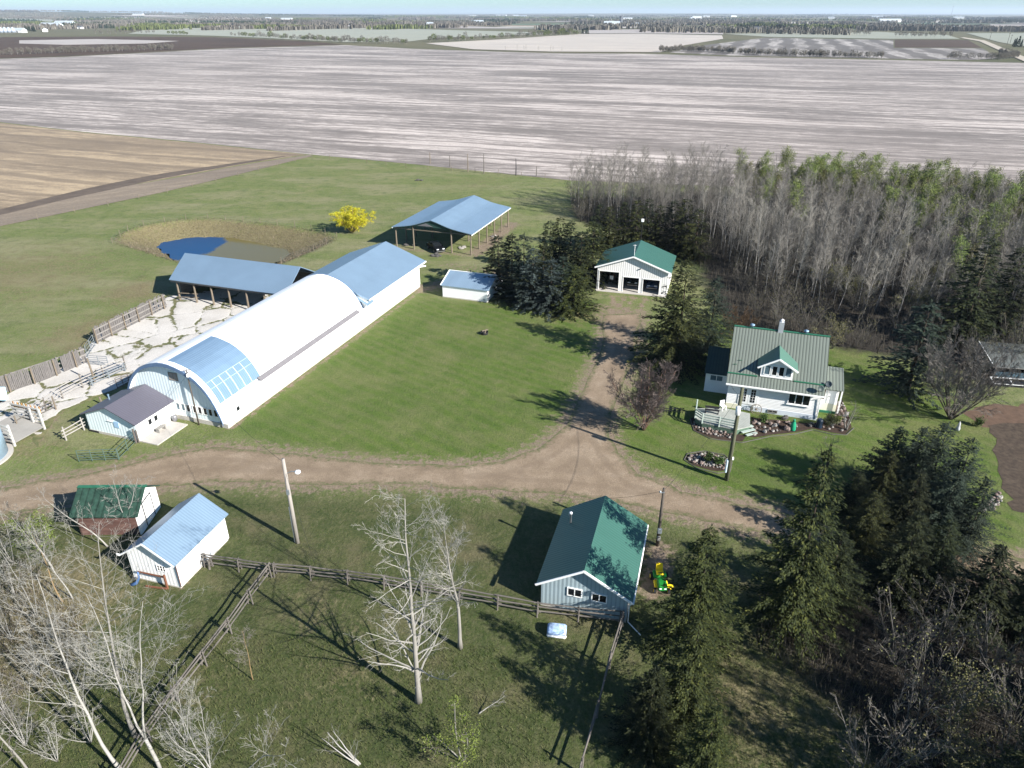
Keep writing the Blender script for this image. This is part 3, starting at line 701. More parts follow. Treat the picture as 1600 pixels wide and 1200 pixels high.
# ------------------------------------------------------------------ small shed on the far lawn edge
SO = G(692, 464)
ss = thing("small_white_shed", "small white shed with patchy blue metal roof at far edge of lawn", "shed", SO, -19)
mb = prof_roof([(-.15, 1.82), (3.2, 2.95), (6.5, 1.75)], 0, 7.25, .1)
mb.v = [(7.0 - y + .05, x, z) for x, y, z in mb.v]; mb.f = [tuple(f) for f in mb.f]
mb.build("roof", galv_w, ss)
MB().box(0, 0, .12, 6.8, .15, 1.78).build("long_wall", white_z, ss); MB().box(0, 6.1, .12, 6.8, 6.25, 1.7).build("long_wall", white_z, ss)
for x in (0, 6.65):
    MB().ext([(x, .15, .12), (x, 6.1, .12), (x, 6.1, 1.72), (x, 3.2, 2.8), (x, .15, 1.8)], (.15, 0, 0)).build("gable_wall", white_z, ss)
mb = MB(); mb.box(-.03, -.03, 0, 6.83, .2, .12); mb.box(-.03, 6, 0, 6.83, 6.28, .12); mb.build("foundation", found, ss)
MB().box(6.15, -.02, .25, 6.5, -.005, .4).build("low_vent", grey_strip, ss)
MB().lathe([(.06, 0), (.06, .35), (.1, .36), (.02, .46)], (3.0, 3.25, 2.85), 8).build("flue", dkmetal, ss)
mb = MB(); mb.bar((-.22, -.16, 1.86), (-.22, 3.2, 3.0), .12, .05); mb.bar((-.22, 3.2, 3.0), (7.1, 3.2, 3.0), .14, .05); mb.build("roof_trim", trimw, ss)

# ------------------------------------------------------------------ three bay garage
GO = G(932, 452)
ga = thing("garage", "white three bay garage with green metal roof and open dark doorways", "garage", GO, -16)
gable_roof_y(ga, -.35, 10.5, -.35, 8.5, 3.42, 5.42, green_y, .12, xr=5.05)
gw = mat("white_ribbed_cladding", (.74, .73, .71), .6, var=.05, scale=.8, ribs='x', period=.3, ribdark=.72)
mb = MB(); T = .15
D = [(.31, 3.15, 2.86), (3.8, 6.05, 2.26), (6.65, 8.98, 2.2)]
xs_ = [0.0]
for a, b, h in D: xs_ += [a, b]
xs_.append(10.1)
def zr_(x): return 3.38 + (5.30 - 3.38) * (1 - abs(x - 5.05) / 5.05)
for i in range(0, 8, 2):
    a, b = xs_[i], xs_[i + 1]; top = [(a, zr_(a)), (b, zr_(b))]
    q = [(a, 0), (b, 0), (b, zr_(b))] + ([(5.05, zr_(5.05))] if a < 5.05 < b else []) + [(a, zr_(a))]
    mb.ext([(x, 0, z) for x, z in q], (0, T, 0))
for a, b, h in D:
    q = [(a, h), (b, h), (b, zr_(b))] + ([(5.05, zr_(5.05))] if a < 5.05 < b else []) + [(a, zr_(a))]
    mb.ext([(x, 0, z) for x, z in q], (0, T, 0))
mb.build("front_wall", gw, ga)
MB().box(0, T, 0, T, 8.2, 3.3).build("side_wall", white_y, ga); MB().box(10.1 - T, T, 0, 10.1, 8.2, 3.3).build("side_wall", white_y, ga)
MB().ext([(x, 8.2, z) for x, z in ((0, 0), (10.1, 0), (10.1, 3.35), (5.05, 5.25), (0, 3.35))], (0, .12, 0)).build("back_wall", mat("bare_plywood", (.16, .13, .10), .9), ga)
for a, b, h in D:
    m2 = MB(); m2.box(a - .1, -.04, 0, a, -.003, h + .1); m2.box(b, -.04, 0, b + .1, -.003, h + .1); m2.box(a, -.04, h, b, -.003, h + .1); m2.build("door_frame", trimw, ga)
MB().box(-.1, -.7, 0, 10.1, 8.1, .06).build("floor_slab", conc, ga)
mb = MB(); mb.bar((-.38, -.4, 3.44), (5.05, -.4, 5.42), .06, .2); mb.bar((5.05, -.4, 5.42), (10.5, -.4, 3.44), .06, .2); mb.build("barge_board", trimw, ga)
MB().lathe([(.09, 0), (.09, .12), (.02, .18)], (6.1, -.1, 3.6), 8).build("yard_lamp", dkmetal, ga)
an = MB(); an.tube([(0, 0, 0), (0, 0, 1.6)], .03, 5); an.bar((-.25, 0, 1.5), (.25, 0, 1.5), .03)
a_ = an.build("roof_mast", trimw); a_.location = at(GO, -16, 5.05, .4, 5.4); tag(a_, "short white mast on garage roof peak", "antenna")
pm = thing("internet_mast", "tall thin mast with white box behind garage", "antenna", at(GO, -16, 4.9, 9.6), -16)
MB().tube([(0, 0, 0), (0, 0, 8.0)], [.06, .04], 6).build("pole", dkmetal, pm)
MB().rbox(-.2, -.1, 7.9, .2, .15, 8.35, .04).build("receiver_box", trimw, pm)

# ------------------------------------------------------------------ green roofed workshop
WO = G(845, 945)
ws = thing("workshop", "grey workshop with green metal roof in foreground beside rail fence", "workshop", WO, -16)
gable_roof_y(ws, -.3, 6.15, -.35, 8.15, 2.08, 4.02, green_y, .1, xr=2.88)
wsm = mat("grey_blue_cladding", (.42, .52, .56), .55, .1, var=.06, scale=.8, ribs='x', period=.28, ribdark=.8)
MB().ext([(x, 0, z) for x, z in ((0, .15), (5.8, .15), (5.8, 2.1), (2.88, 3.88), (0, 2.1))], (0, .15, 0)).build("gable_wall", wsm, ws)
MB().ext([(x, 7.75, z) for x, z in ((0, .15), (5.8, .15), (5.8, 2.1), (2.88, 3.88), (0, 2.1))], (0, .15, 0)).build("gable_wall", wsm, ws)
for x in (0, 5.65): MB().box(x, .15, .15, x + .15, 7.75, 2.05).build("side_wall", mat("grey_blue_cladding_side", (.50, .53, .54), .55, .1, ribs='y', period=.28, ribdark=.8), ws)
mb = MB(); mb.box(-.02, -.02, 0, 5.82, .2, .15); mb.box(-.02, 7.7, 0, 5.82, 7.92, .15); mb.box(5.62, .2, 0, 5.82, 7.7, .15); mb.build("foundation", found, ws)
window(ws, (1.78, 0, 1.38), 'x', 1.02, .72, 2); window(ws, (3.42, 0, 1.32), 'x', 1.05, .72, 2)
mb = MB(); mb.bar((-.32, -.4, 2.1), (2.88, -.4, 4.02), .06, .16); mb.bar((2.88, -.4, 4.02), (6.17, -.4, 2.1), .06, .16); mb.build("barge_board", trimw, ws)
MB().tube([(6.2, -.3, 2.0), (6.2, 8.1, 2.0)], .06, 6).build("gutter", trimw, ws)
MB().tube([(6.12, -.2, 2.0), (5.95, -.1, 1.6), (5.95, -.1, .2), (6.9, -.9, .08)], .04, 6).build("downspout", trimw, ws)
fl = MB().lathe([(.08, 0), (.08, .95), (.13, .95), (.13, 1.1), (.03, 1.18)], (.72, 5.9, 2.55), 10).build("flue", mat("bright_steel", (.75, .76, .78), .35, .6), ws, True)

# ------------------------------------------------------------------ white shed with blue roof
HO = G(283, 919)
wh = thing("white_shed", "white shed with pale blue metal roof and small six pane window", "shed", HO, -16)
gable_roof_y(wh, -4.2, .25, -.35, 5.75, 2.32, 3.78, galv_y, .09, xr=-2.0)
for y in (0, 5.4): MB().ext([(x, y, z) for x, z in ((-3.95, .1), (0, .1), (0, 2.36), (-2.0, 3.66), (-3.95, 2.36))], (0, .15, 0)).build("gable_wall", white_b, wh)
for x in (-3.95, -.15): MB().box(x, .15, .1, x + .15, 5.4, 2.32).build("side_wall", white_y, wh)
mb = MB(); mb.box(-3.97, -.02, 0, .02, .2, .1); mb.box(-.2, .2, 0, .02, 5.4, .1); mb.build("foundation", found, wh)
window(wh, (-1.6, 0, 1.25), 'x', .72, .55, 3, rows=2, fw=.045)
MB().box(-4.45, -.42, 2.26, -4.2, -.34, 2.4).build("barge_end", trimw, wh)
mb = MB(); mb.bar((-4.22, -.38, 2.3), (-2.0, -.38, 3.76), .05, .12); mb.bar((-2.0, -.38, 3.76), (.27, -.38, 2.3), .05, .12); mb.build("barge_board", trimw, wh)
MB().tube([(.14, -.08, 2.2), (.1, -.05, .2)], .04, 6).build("downspout", mat("brown_pipe", (.16, .10, .09), .6), wh)

# ------------------------------------------------------------------ brown and green shed
NO = G(222, 835)
bs = thing("brown_shed", "low weathered brown shed with worn green shingle roof behind bare birches", "shed", NO, 1)
mb = prof_roof([(-.3, 1.95), (1.75, 3.3), (3.75, 2.0)], 0, 5.2, .08)
mb.v = [(.25 - y, x, z) for x, y, z in mb.v]
mb.build("roof", green_s, bs)
MB().box(-4.65, 0, 0, -.12, .12, 2.0).build("front_wall", brownw, bs)
MB().box(-4.65, 3.4, 0, -.12, 3.5, 2.0).build("back_wall", brownw, bs)
for x, m in ((-.12, white_y), (-4.65, brownw)): MB().ext([(x, .0, .0), (x, 3.5, .0), (x, 3.5, 2.0), (x, 1.75, 3.15), (x, 0, 2.0)], (.12, 0, 0)).build("gable_wall", m, bs)
dd_ = MB(); dd_.box(.004, 1.0, .1, .04, 2.4, 2.2); dr = dd_.build("door", white, bs)
mb = MB(); mb.box(.042, .95, .1, .07, 1.03, 2.25); mb.box(.042, 2.37, .1, .07, 2.45, 2.25); mb.box(.042, 1.03, 2.17, .07, 2.37, 2.25); mb.build("door_frame", dkmetal, dr)
MB().bar((-4.95, 1.75, 3.34), (.35, 1.75, 3.34), .3, .05).build("ridge_cap", green_t, bs)

# ------------------------------------------------------------------ farmhouse
KO = G(1133, 636)
hs = thing("farmhouse", "white farmhouse with green metal roof, front dormer and timber deck", "house", KO, -18)
L_ = 8.75
hm = [(-.45, 2.92), (.5, 3.78), (5.05, 7.0), (9.6, 3.78), (10.5, 2.92)]
def house_roof(pr, x0, x1, th, m, name, par):
    mb = prof_roof(pr, x0, x1, th); mb.v = [(y, x, z) for x, y, z in mb.v]
    mb.f = [f[::-1] for f in mb.f]; return mb.build(name, m, par)
rf = house_roof([(.42, 3.74), (5.05, 7.0), (9.68, 3.74)], -.25, 9.05, .12, green_h, "roof", hs)
rs = house_roof([(-.5, 2.95), (.42, 3.70)], -.25, 8.95, .1, green_h, "porch_roof", hs)
house_roof([(9.68, 3.70), (10.6, 2.95)], -.25, 8.95, .1, green_h, "porch_roof", hs)
MB().box(-.27, 4.93, 6.98, 9.07, 5.17, 7.06).build("ridge_cap", green_t, rf); MB().box(-.27, .36, 3.70, 2.6, .5, 3.80).build("flashing", green_t, rf); MB().box(6.05, .36, 3.70, 9.0, .5, 3.80).build("flashing", green_t, rf)
MB().box(0, 0, .55, L_, .15, 2.95).build("wall", white_z, hs); MB().box(0, 9.95, .55, L_, 10.1, 2.95).build("wall", white_z, hs)
for x in (0, L_ - .15):
    MB().ext([(x, .15, .55), (x, 9.95, .55), (x, 9.95, 3.3), (x, 9.4, 3.75), (x, 5.05, 6.8), (x, .7, 3.75), (x, .15, 3.3)], (.15, 0, 0)).build("gable_wall", white_z, hs)
mb = MB(); mb.box(-.02, -.02, 0, 1.2, .2, .55); mb.build("skirting", cream, hs)
mb = MB(); mb.box(1.2, -.015, 0, L_ + .02, .2, .55); mb.box(-.02, 9.9, 0, L_ + .02, 10.12, .55); mb.box(-.015, .2, 0, .2, 9.9, .55); mb.box(L_ - .2, .2, 0, L_ + .015, 9.9, .55); mb.build("foundation", mat("blue_white_footing", (.55, .60, .66), .8, var=.08), hs)
mb = MB(); mb.box(-.27, -.62, 2.84, 8.97, -.5, 2.97); gt = mb.build("gutter", trimw, hs)
MB().tube([(8.75, -.56, 2.85), (8.75, -.12, 2.5), (8.75, -.08, .2)], .04, 6).build("downspout", trimw, hs)
window(hs, (4.1, -.015, .14), 'x', .95, .32, 2, frame=greybd, name="basement_window")
fd = new("french_door", None, hs); fd.empty_display_size = .2
for i in range(2):
    x = 1.2 + i * .88
    d = MB().box(x, -.06, .72, x + .84, -.004, 2.62).build("door_leaf", trimw, fd)
    mb = MB(); mb.box(x + .2, -.075, .98, x + .64, -.062, 2.42); mb.build("pane", glass, fd)
    mb = MB()
    for j in range(1, 5): mb.box(x + .2, -.085, .98 + j * .288 - .012, x + .64, -.077, .98 + j * .288 + .012)
    mb.box(x + .405, -.0852, .98, x + .435, -.0772, 2.42); mb.build("glazing_bar", trimw, fd)
mb = MB(); mb.box(1.1, -.05, .72, 1.18, -.002, 2.72); mb.box(2.94, -.05, .72, 3.02, -.002, 2.72); mb.box(1.18, -.05, 2.63, 2.94, -.002, 2.72); mb.build("door_frame", trimw, fd)
wn = window(hs, (5.8, -.003, 1.45), 'x', 2.05, 1.22, 3, depth=.08); MB().box(5.7, -.16, 1.38, 7.95, -.083, 1.45).build("sill", trimw, wn)
# dormer
do = new("dormer", None, hs); do.empty_display_size = .2
yd_ = .5
MB().ext([(x, yd_, z) for x, z in ((2.85, 3.82), (5.85, 3.82), (5.85, 5.0), (4.37, 5.86), (2.85, 5.0))], (0, .12, 0)).build("front_wall", white_z, do)
for x in (2.85, 5.73): MB().ext([(x, yd_ + .12, 3.9), (x, yd_ + .12, 5.0), (x, 2.3, 5.0)], (.12, 0, 0)).build("side_wall", white_z, do)
mb = MB()
for sx in (-1, 1):
    e = 4.37 + sx * 1.88
    a, b, c, d = (4.37, .12, 6.02), (e, .12, 4.9), (e, 2.3, 4.94), (4.37, 3.72, 6.02)
    if sx > 0: mb.slab(a, d, c, b, .09)
    else: mb.slab(a, b, c, d, .09)
mb.build("dormer_roof", green_d, do)
mb = MB(); mb.bar((4.37, .1, 5.97), (2.47, .1, 4.84), .08, .17); mb.bar((4.37, .1, 5.97), (6.27, .1, 4.84), .08, .17); mb.build("barge_board", trimw, do)
for x, w_, gl_ in ((3.12, .62, glass_b), (3.84, .56, glass), (4.48, .56, glass), (5.12, .62, glass_b)): window(hs, (x, yd_, 4.02), 'x', w_, 1.08, 1, gl=gl_)
MB().box(2.85, yd_ - .1, 3.80, 5.85, yd_ - .004, 3.9).build("sill", trimw, do)
# annexes
mb = MB(); mb.slab((9.08, 1.75, 2.72), (10.95, 1.75, 2.72), (10.95, 5.0, 3.78), (9.08, 5.0, 3.78), .1); mb.build("annex_roof", green_h, hs)
mb = MB(); mb.box(8.78, 2.1, .4, 10.6, 2.25, 2.72); mb.ext([(10.45, 2.25, .4), (10.45, 5.0, .4), (10.45, 5.0, 3.6), (10.45, 2.25, 2.72)], (.15, 0, 0)); mb.build("annex_wall", white, hs)
mb = MB(); mb.box(8.78, 2.05, 0, 10.62, 2.09, 1.0); mb.build("annex_skirting", cream, hs)
mb = MB(); mb.box(8.78, 1.9, 0, 10.7, 2.04, .22); mb.build("green_step", green_t, hs)
window(hs, (8.88, 2.1, 1.35), 'x', .55, 1.25, 1, name="annex_window", gl=mat("brown_blind", (.11, .08, .055), .3))
d = MB().box(9.65, 2.04, 1.02, 10.4, 2.096, 2.62).build("annex_door", trimw, hs); MB().box(9.72, 2.0, 1.75, 9.78, 2.04, 1.85).build("handle", dkmetal, d)
mb = MB(); mb.box(10.75, 1.75, .2, 10.88, 1.88, 2.68); mb.build("porch_post", trimw, hs)
mb = MB(); mb.slab((-2.55, 2.6, 2.35), (-.27, 2.6, 2.35), (-.27, 6.2, 3.9), (-2.55, 6.2, 3.9), .1); mb.build("annex_roof", mat("dark_green_roof", (.035, .06, .05), .45, .1, ribs='x', period=.3, ribdark=.8), hs)
mb = MB(); mb.box(-2.4, 3.0, 0, -.02, 3.15, 2.45); mb.ext([(-2.4, 3.15, 0), (-2.4, 6.2, 0), (-2.4, 6.2, 3.75), (-2.4, 3.15, 2.5)], (.15, 0, 0)); mb.build("annex_wall", white, hs)
window(hs, (-1.95, 3.0, 1.35), 'x', 1.35, .7, 2, name="annex_window", gl=glass_b)
ch = MB().box(4.05, 4.85, 6.7, 4.55, 5.35, 8.0).build("chimney", mat("grey_metal_chimney", (.50, .52, .55), .5, .3), hs)
MB().lathe([(.13, 0), (.13, .16), (.2, .18), (.05, .3)], (4.3, 5.1, 8.0), 10).build("chimney_cap", trimw, ch)
for x in (1.5, 6.75): MB().lathe([(.12, 0), (.12, .28), (.24, .3), (.24, .42), (.08, .5)], (x, 5.05, 6.95), 12).build("roof_vent", galv_x, hs, True)
mb = MB()
for x, z in ((.18, .95), (.62, .98)): mb.bar((x, 1.0 + x, 4.28 + x * .7), (x + .35, 1.0 + x, 4.3 + x * .7), .03, .05)
mb.build("snow_guard", green_t, hs)
for i, (x, y, z, rz, lab) in enumerate(((8.45, -.2, 3.2, 25, "dark round satellite dish on farmhouse eave, nearer the porch corner"), (9.25, .5, 3.45, -15, "grey round satellite dish above farmhouse side porch"))):
    dsh = thing("satellite_dish", lab, "satellite dish", at(KO, -18, x, y, z), rz - 18, "satellite dishes on the farmhouse roof")
    mb = MB(); n = 14; rings = [(0, 0), (.14, .02), (.25, .04), (.32, .08)]
    mb.lathe([(max(r, .004), h) for r, h in rings] + [(.32, .11), (.25, .07), (.004, .03)], (0, 0, 0), n)
    M_ = Matrix.Rotation(R(65), 4, 'X') @ Matrix.Translation((0, 0, .05))
    mb.v = [tuple(M_ @ Vector(p) + Vector((0, -.05, .45))) for p in mb.v]
    mb.build("reflector", mat("dish_grey" if i else "dish_dark", (.11, .13, .14) if i else (.03, .05, .05), .5), dsh, True)
    mb = MB(); mb.tube([(0, .1, -.2), (0, .05, .42)], .03, 6); mb.tube([(0, -.1, .2), (.0, -.5, .35)], .015, 5); mb.build("bracket", dkmetal, dsh)
# ------------------------------------------------------------------ fences
rw = random.Random(11)
railm = mat("silver_grey_rail", (.15, .135, .12), .9, var=.3, scale=2, stretch=(.5, .5, 2))
railw = mat("pale_bleached_rail", (.36, .34, .315), .85, var=.2, scale=2)
wire_m = mat("fence_wire", (.25, .25, .26), .5, .5)
gal_p = mat("galvanised_pipe", (.30, .34, .37), .45, .5, var=.1)
green_p = mat("green_painted_pipe", (.10, .15, .125), .55, .1, var=.1)
def lerp(a, b, t): return a + (b - a) * t
def on_line(pts, t):
    "point at fraction t of a polyline"
    L = [0]
    for a, b in zip(pts[:-1], pts[1:]): L.append(L[-1] + (b - a).length)
    d = t * L[-1]
    for i in range(len(pts) - 1):
        if d <= L[i + 1] + 1e-6: return pts[i].lerp(pts[i + 1], (d - L[i]) / max(1e-6, L[i + 1] - L[i]))
    return pts[-1]
def plen(pts): return sum((b - a).length for a, b in zip(pts[:-1], pts[1:]))
def rail_fence(label, px, n, hts, pm, rm, ph=1.35, pr=.08, rr_=.055, cross=True, name="rail_fence", wob=.06):
    pts = [G(*p) for p in px]; o = pts[0].copy(); t = thing(name, label, "fence", o)
    pos = [on_line(pts, i / (n - 1)) - o for i in range(n)]
    for i, p in enumerate(pos):
        mb = MB()
        if cross:
            a = rw.uniform(0, 6.28)
            d_ = (pos[min(i + 1, n - 1)] - pos[max(i - 1, 0)]).normalized(); q = Vector((-d_.y, d_.x, 0))
            mb.tube([p + q * .18, p + q * .1 + Vector((0, 0, ph))], [pr, pr * .8], 6); mb.tube([p - q * .18, p - q * .1 + Vector((.02, 0, ph * rw.uniform(.9, 1.1)))], [pr, pr * .8], 6)
        else: mb.tube([p, p + Vector((rw.uniform(-.04, .04), rw.uniform(-.04, .04), ph * rw.uniform(.93, 1.07)))], [pr, pr * .85], 6)
        mb.build("post", pm, t)
    for z in hts:
        for i in range(n - 1):
            d_ = (pos[i + 1] - pos[i]).normalized(); q = Vector((-d_.y, d_.x, 0))
            a = pos[i] - d_ * .25 + q * rw.uniform(-.06, .06) + Vector((0, 0, z + rw.uniform(-wob, wob))); b = pos[i + 1] + d_ * .25 + q * rw.uniform(-.06, .06) + Vector((0, 0, z + rw.uniform(-wob, wob)))
            MB().tube([a, (a + b) / 2 + Vector((0, 0, rw.uniform(-.04, .02))), b], [rr_ * 1.1, rr_, rr_ * .8], 6).build("rail", rm, t)
    return t
rail_fence("grey rail fence running from white shed towards green roofed workshop", [(322, 884), (420, 898), (560, 912), (700, 936), (842, 962), (968, 976)], 12, (.45, .8, 1.1), railm, railm, ph=1.15, pr=.055, rr_=.05)
rail_fence("grey rail fence branching down towards the lower left birches", [(421, 902), (372, 972), (318, 1042), (268, 1105), (225, 1170), (190, 1230)], 7, (.5, .85, 1.15), railm, railm, ph=1.25, pr=.055, rr_=.05)
rail_fence("thin old rail fence running down from workshop corner", [(972, 978), (950, 1050), (930, 1130), (908, 1210)], 4, (.7, 1.05), railm, railm, cross=False)
slatm = mat('silvery_slats', (.15, .14, .135), .9, var=.35, scale=4, stretch=(3, 3, .5))
def slab_fence(label, px, h, gap):
    pts = [G(*p) for p in px]; o = pts[0].copy(); t = thing("windbreak_fence", label, "fence", o)
    L = plen(pts); n = int(L / .165); mb = MB(); d_ = (pts[-1] - pts[0]).normalized(); q = Vector((-d_.y, d_.x, 0))
    for i in range(n):
        if rw.random() < gap: continue
        p = on_line(pts, i / n) - o + q * (.08 if i % 2 else .06); a = rw.uniform(-.02, .02)
        hh = h * rw.uniform(.93, 1.05); e = d_ * .07; mb.ext([p - e + Vector((0, 0, .05)), p + e + Vector((0, 0, .05)), p + e + Vector((a, a, hh)), p - e + Vector((a, a, hh))], q * .03)
    mb.build("slat_panel", slatm, t)
    for z in (h * .2, h * .5, h * .84):
        mb = MB(); mb.bar(pts[0] - o + Vector((0, 0, z)), pts[-1] - o + Vector((0, 0, z)), .05, .15); mb.build("rail", mat("grey_fence_rail", (.24, .225, .21), .9, var=.2, scale=2), t)
    for i in range(int(L / 2.4) + 1):
        p = on_line(pts, min(1, i * 2.4 / L)) - o - q * .1; MB().tube([p, p + Vector((0, 0, h * .98))], [.09, .08], 6).build("post", postw, t)
slab_fence("tall grey slatted windbreak fence joining open loafing shed", [(152, 537), (262, 480)], 2.1, .08)
slab_fence("long grey slatted windbreak fence left of the pipe gate", [(-110, 652), (0, 618), (72, 594), (138, 566)], 2.0, .16)
def pipe_panel(name, label, a, b, h=1.4, n=5, m=gal_p, cat="gate", r=.03, uprights=3, group=None):
    a = Vector(a); b = Vector(b); t = thing(name, label, cat, a, 0, group); d = b - a
    mb = MB()
    for i in range(n): z = .2 + (h - .2) * i / (n - 1); mb.tube([Vector((0, 0, z)), d + Vector((0, 0, z))], r, 6)
    mb.build("bars", m, t); 
    for i in range(uprights):
        p = d * (i / (uprights - 1)); MB().tube([p + Vector((0, 0, .05)), p + Vector((0, 0, h + .02))], r * 1.25, 6).build("upright", m, t)
    return t
pipe_panel("pipe_gate", "blue grey pipe gate between the two windbreak fences", G(137, 558), G(149, 541), 1.5, 5)
pipe_panel("pipe_gate", "green pipe gate lying open on grass beside the driveway", G(124, 722), G(186, 719), 1.2, 5, green_p, uprights=4)
pipe_panel("pipe_gate", "green pipe gate running from grass to milk house corner", G(187, 718), G(213, 692), 1.2, 4, green_p)
gp_ = MB(); gp_.tube([(0, 0, 0), (0, 0, 1.5)], [.1, .09], 7); gp_.tube([(.25, .05, 0), (.22, .05, 1.35)], [.08, .08], 7)
o = gp_.build("gate_post", mat("dark_post", (.13, .11, .10), .9)); o.location = G(213, 692); tag(o, "dark doubled gate post at milk house corner", "post")
pipe_panel("livestock_gate", "small pipe gate on concrete yard beside lone yard post", G(141, 570), G(170, 572), 1.2, 5, uprights=3)
pipe_panel("livestock_gate", "pipe gate in shadow against left side of arched barn", G(184, 608), G(212, 596), 1.3, 5, mat("brown_pipe_rail", (.15, .12, .10), .7), uprights=4)
rail_fence("pale pipe and plank corral fence crossing concrete yard from chute", [(48, 662), (75, 640), (105, 618), (150, 596), (197, 577)], 6, (.35, .7, 1.05, 1.4), railm, railw, ph=1.6, cross=False, name="corral_fence", wob=.02)
rail_fence("second short corral fence with bleached rails near cattle chute", [(30, 672), (62, 652), (88, 640)], 3, (.35, .7, 1.05), postw, railm, ph=1.5, cross=False, name="corral_fence", wob=.03)
rail_fence("blue grey plank manger across upper concrete yard", [(145, 603), (196, 580)], 3, (.3, .6, .9), gal_p, gal_p, ph=1.1, cross=False, name="feed_manger", wob=.0)
rail_fence("short white plank fence joining left side of milk house", [(104, 688), (132, 672)], 2, (.45, .8, 1.15), railw, railw, ph=1.4, cross=False, name="plank_fence", wob=.02)
for (u, v, tv, lab) in ((149, 598, 560, "tall lone weathered post in upper concrete yard"), (160, 632, 620, "short leaning post on concrete near milk house roof")):
    h = hgt(u, v, tv); o = MB().tube([(0, 0, 0), (-.1, 0, h)], [.11, .09], 7).build("yard_post", postw); o.location = G(u, v); tag(o, lab, "post")
# livestock loading chute
ck = thing("cattle_chute", "white post cattle loading chute with orange slatted rack at left edge", "cattle chute", G(30, 680), -19)
cx = lambda u, v, z: tuple(Matrix.Rotation(R(19), 3, 'Z') @ (G(u, v, z) - G(30, 680)))
wht_old = mat('old_white_paint', (.50, .49, .46), .75, var=.15)
ylw = mat("orange_yellow_paint", (.45, .22, .06), .6, var=.2, scale=2); wht = wht_old
for (x, y, h) in ((-2.2, -1.6, 2.3), (-1.0, -1.8, 2.3), (.2, -2.0, 2.3), (1.4, -1.6, 2.3), (1.4, 1.6, 2.3), (-2.2, 1.8, 2.2), (.2, 1.6, 2.2)):
    MB().box(x - .09, y - .09, 0, x + .09, y + .09, h).build("post", wht, ck)
for s, y in ((0, -1.75), (1, 1.65)):
    for z in (.5, .9, 1.3, 1.7, 2.1): MB().box(-2.3, y - .03, z, 1.5, y + .03, z + .16).build("rail", wht if z > .8 else railw, ck)
MB().slab((-2.3, -1.7, 1.0), (1.5, -1.7, .4), (1.5, 1.6, .4), (-2.3, 1.6, 1.0), .08).build("ramp", greybd, ck)
for i in range(14): MB().box(-2.3 + i * .28, 1.75, 1.75, -2.23 + i * .28, 1.81, 2.45).build("rack_slat", ylw if i % 2 else wht, ck)
MB().box(-2.35, 1.72, 1.9, 1.45, 1.74, 1.98).build("rack_rail", ylw, ck)
bo = MB().rbox(-.35, -.2, .5, .35, .2, 1.9, .05).build("feed_drum", mat("pale_blue_plastic", (.45, .68, .75), .5)); bo.location = G(8, 632); bo.rotation_euler = (R(-8), 0, 0); tag(bo, "pale blue plastic panel leaning on windbreak fence at left edge", "panel")
# grain bin cut by the frame
bin_ = thing("grain_bin", "pale blue round steel grain bin cut off by left edge", "grain bin", G(-42, 718))
bm = mat("pale_blue_bin_steel", (.40, .56, .70), .45, .35, var=.06, ribs='z', period=.1, ribdark=.9)
MB().lathe([(2.75, .15), (2.75, 4.2)], (0, 0, 0), 40).build("wall", bm, bin_, True)
MB().lathe([(3.15, 0), (3.15, .15)], (0, 0, 0), 40).build("base_ring", conc, bin_)
MB().lathe([(2.85, 4.15), (.35, 5.6), (.35, 5.75)], (0, 0, 0), 40).build("roof", galv_x, bin_)

# wire fences with single posts
def wire_fence(label, px, step, h=1.15, wires=(.45, .8, 1.1), name="wire_fence", r=.05, m=postw, wr=.008):
    pts = [G(*p) for p in px]; o = pts[0].copy(); t = thing(name, label, "fence", o); L = plen(pts); n = max(2, int(L / step))
    ps_ = [on_line(pts, i / n) - o for i in range(n + 1)]
    for p in ps_: MB().tube([p, p + Vector((rw.uniform(-.05, .05), rw.uniform(-.05, .05), h * rw.uniform(.85, 1.15)))], r, 5).build("post", m, t)
    mb = MB()
    for z in wires: mb.tube([p + Vector((0, 0, z)) for p in ps_], wr, 3)
    mb.build("wires", wire_m, t); return t
wire_fence("wire fence with grey posts round the pond bank", [(176, 380), (205, 357), (270, 344), (330, 341), (400, 348), (480, 358), (528, 371), (500, 388), (440, 413)], 4.0, 1.1)
wire_fence("wire fence with thin posts along the near pond edge", [(176, 380), (225, 393), (290, 414)], 4.5, 1.1)
wire_fence("long pasture boundary fence beside the bare dirt track", [(-200, 404), (0, 354), (100, 336), (250, 304), (400, 268), (488, 246)], 7, 1.15)
wire_fence("field boundary fence along far end of green pasture", [(488, 246), (560, 254), (640, 263), (757, 270), (890, 283)], 6, 1.2)
for i, (u, v, tv, lab) in enumerate(((672, 256, 238, "slim pale bare sapling leaning by the field fence"), (703, 261, 243, "slim pale sapling between two fence posts"), (731, 269, 240, "tall weathered pole at the field fence, first from left"), (756, 271, 240, "tall pale pole with knob at the field fence"), (806, 274, 248, "dark burnt pole at the field fence"), (838, 276, 259, "thin short stake at the field fence near the wood"))):
    h = hgt(u, v, tv); o = MB().tube([(0, 0, 0), (.05, 0, h * .5), (.0, .03, h)], [.13, .11, .07], 6).build("fence_pole", [postw, railm][i % 2] if i != 4 else dkmetal); o.location = G(u, v); tag(o, lab, "pole")

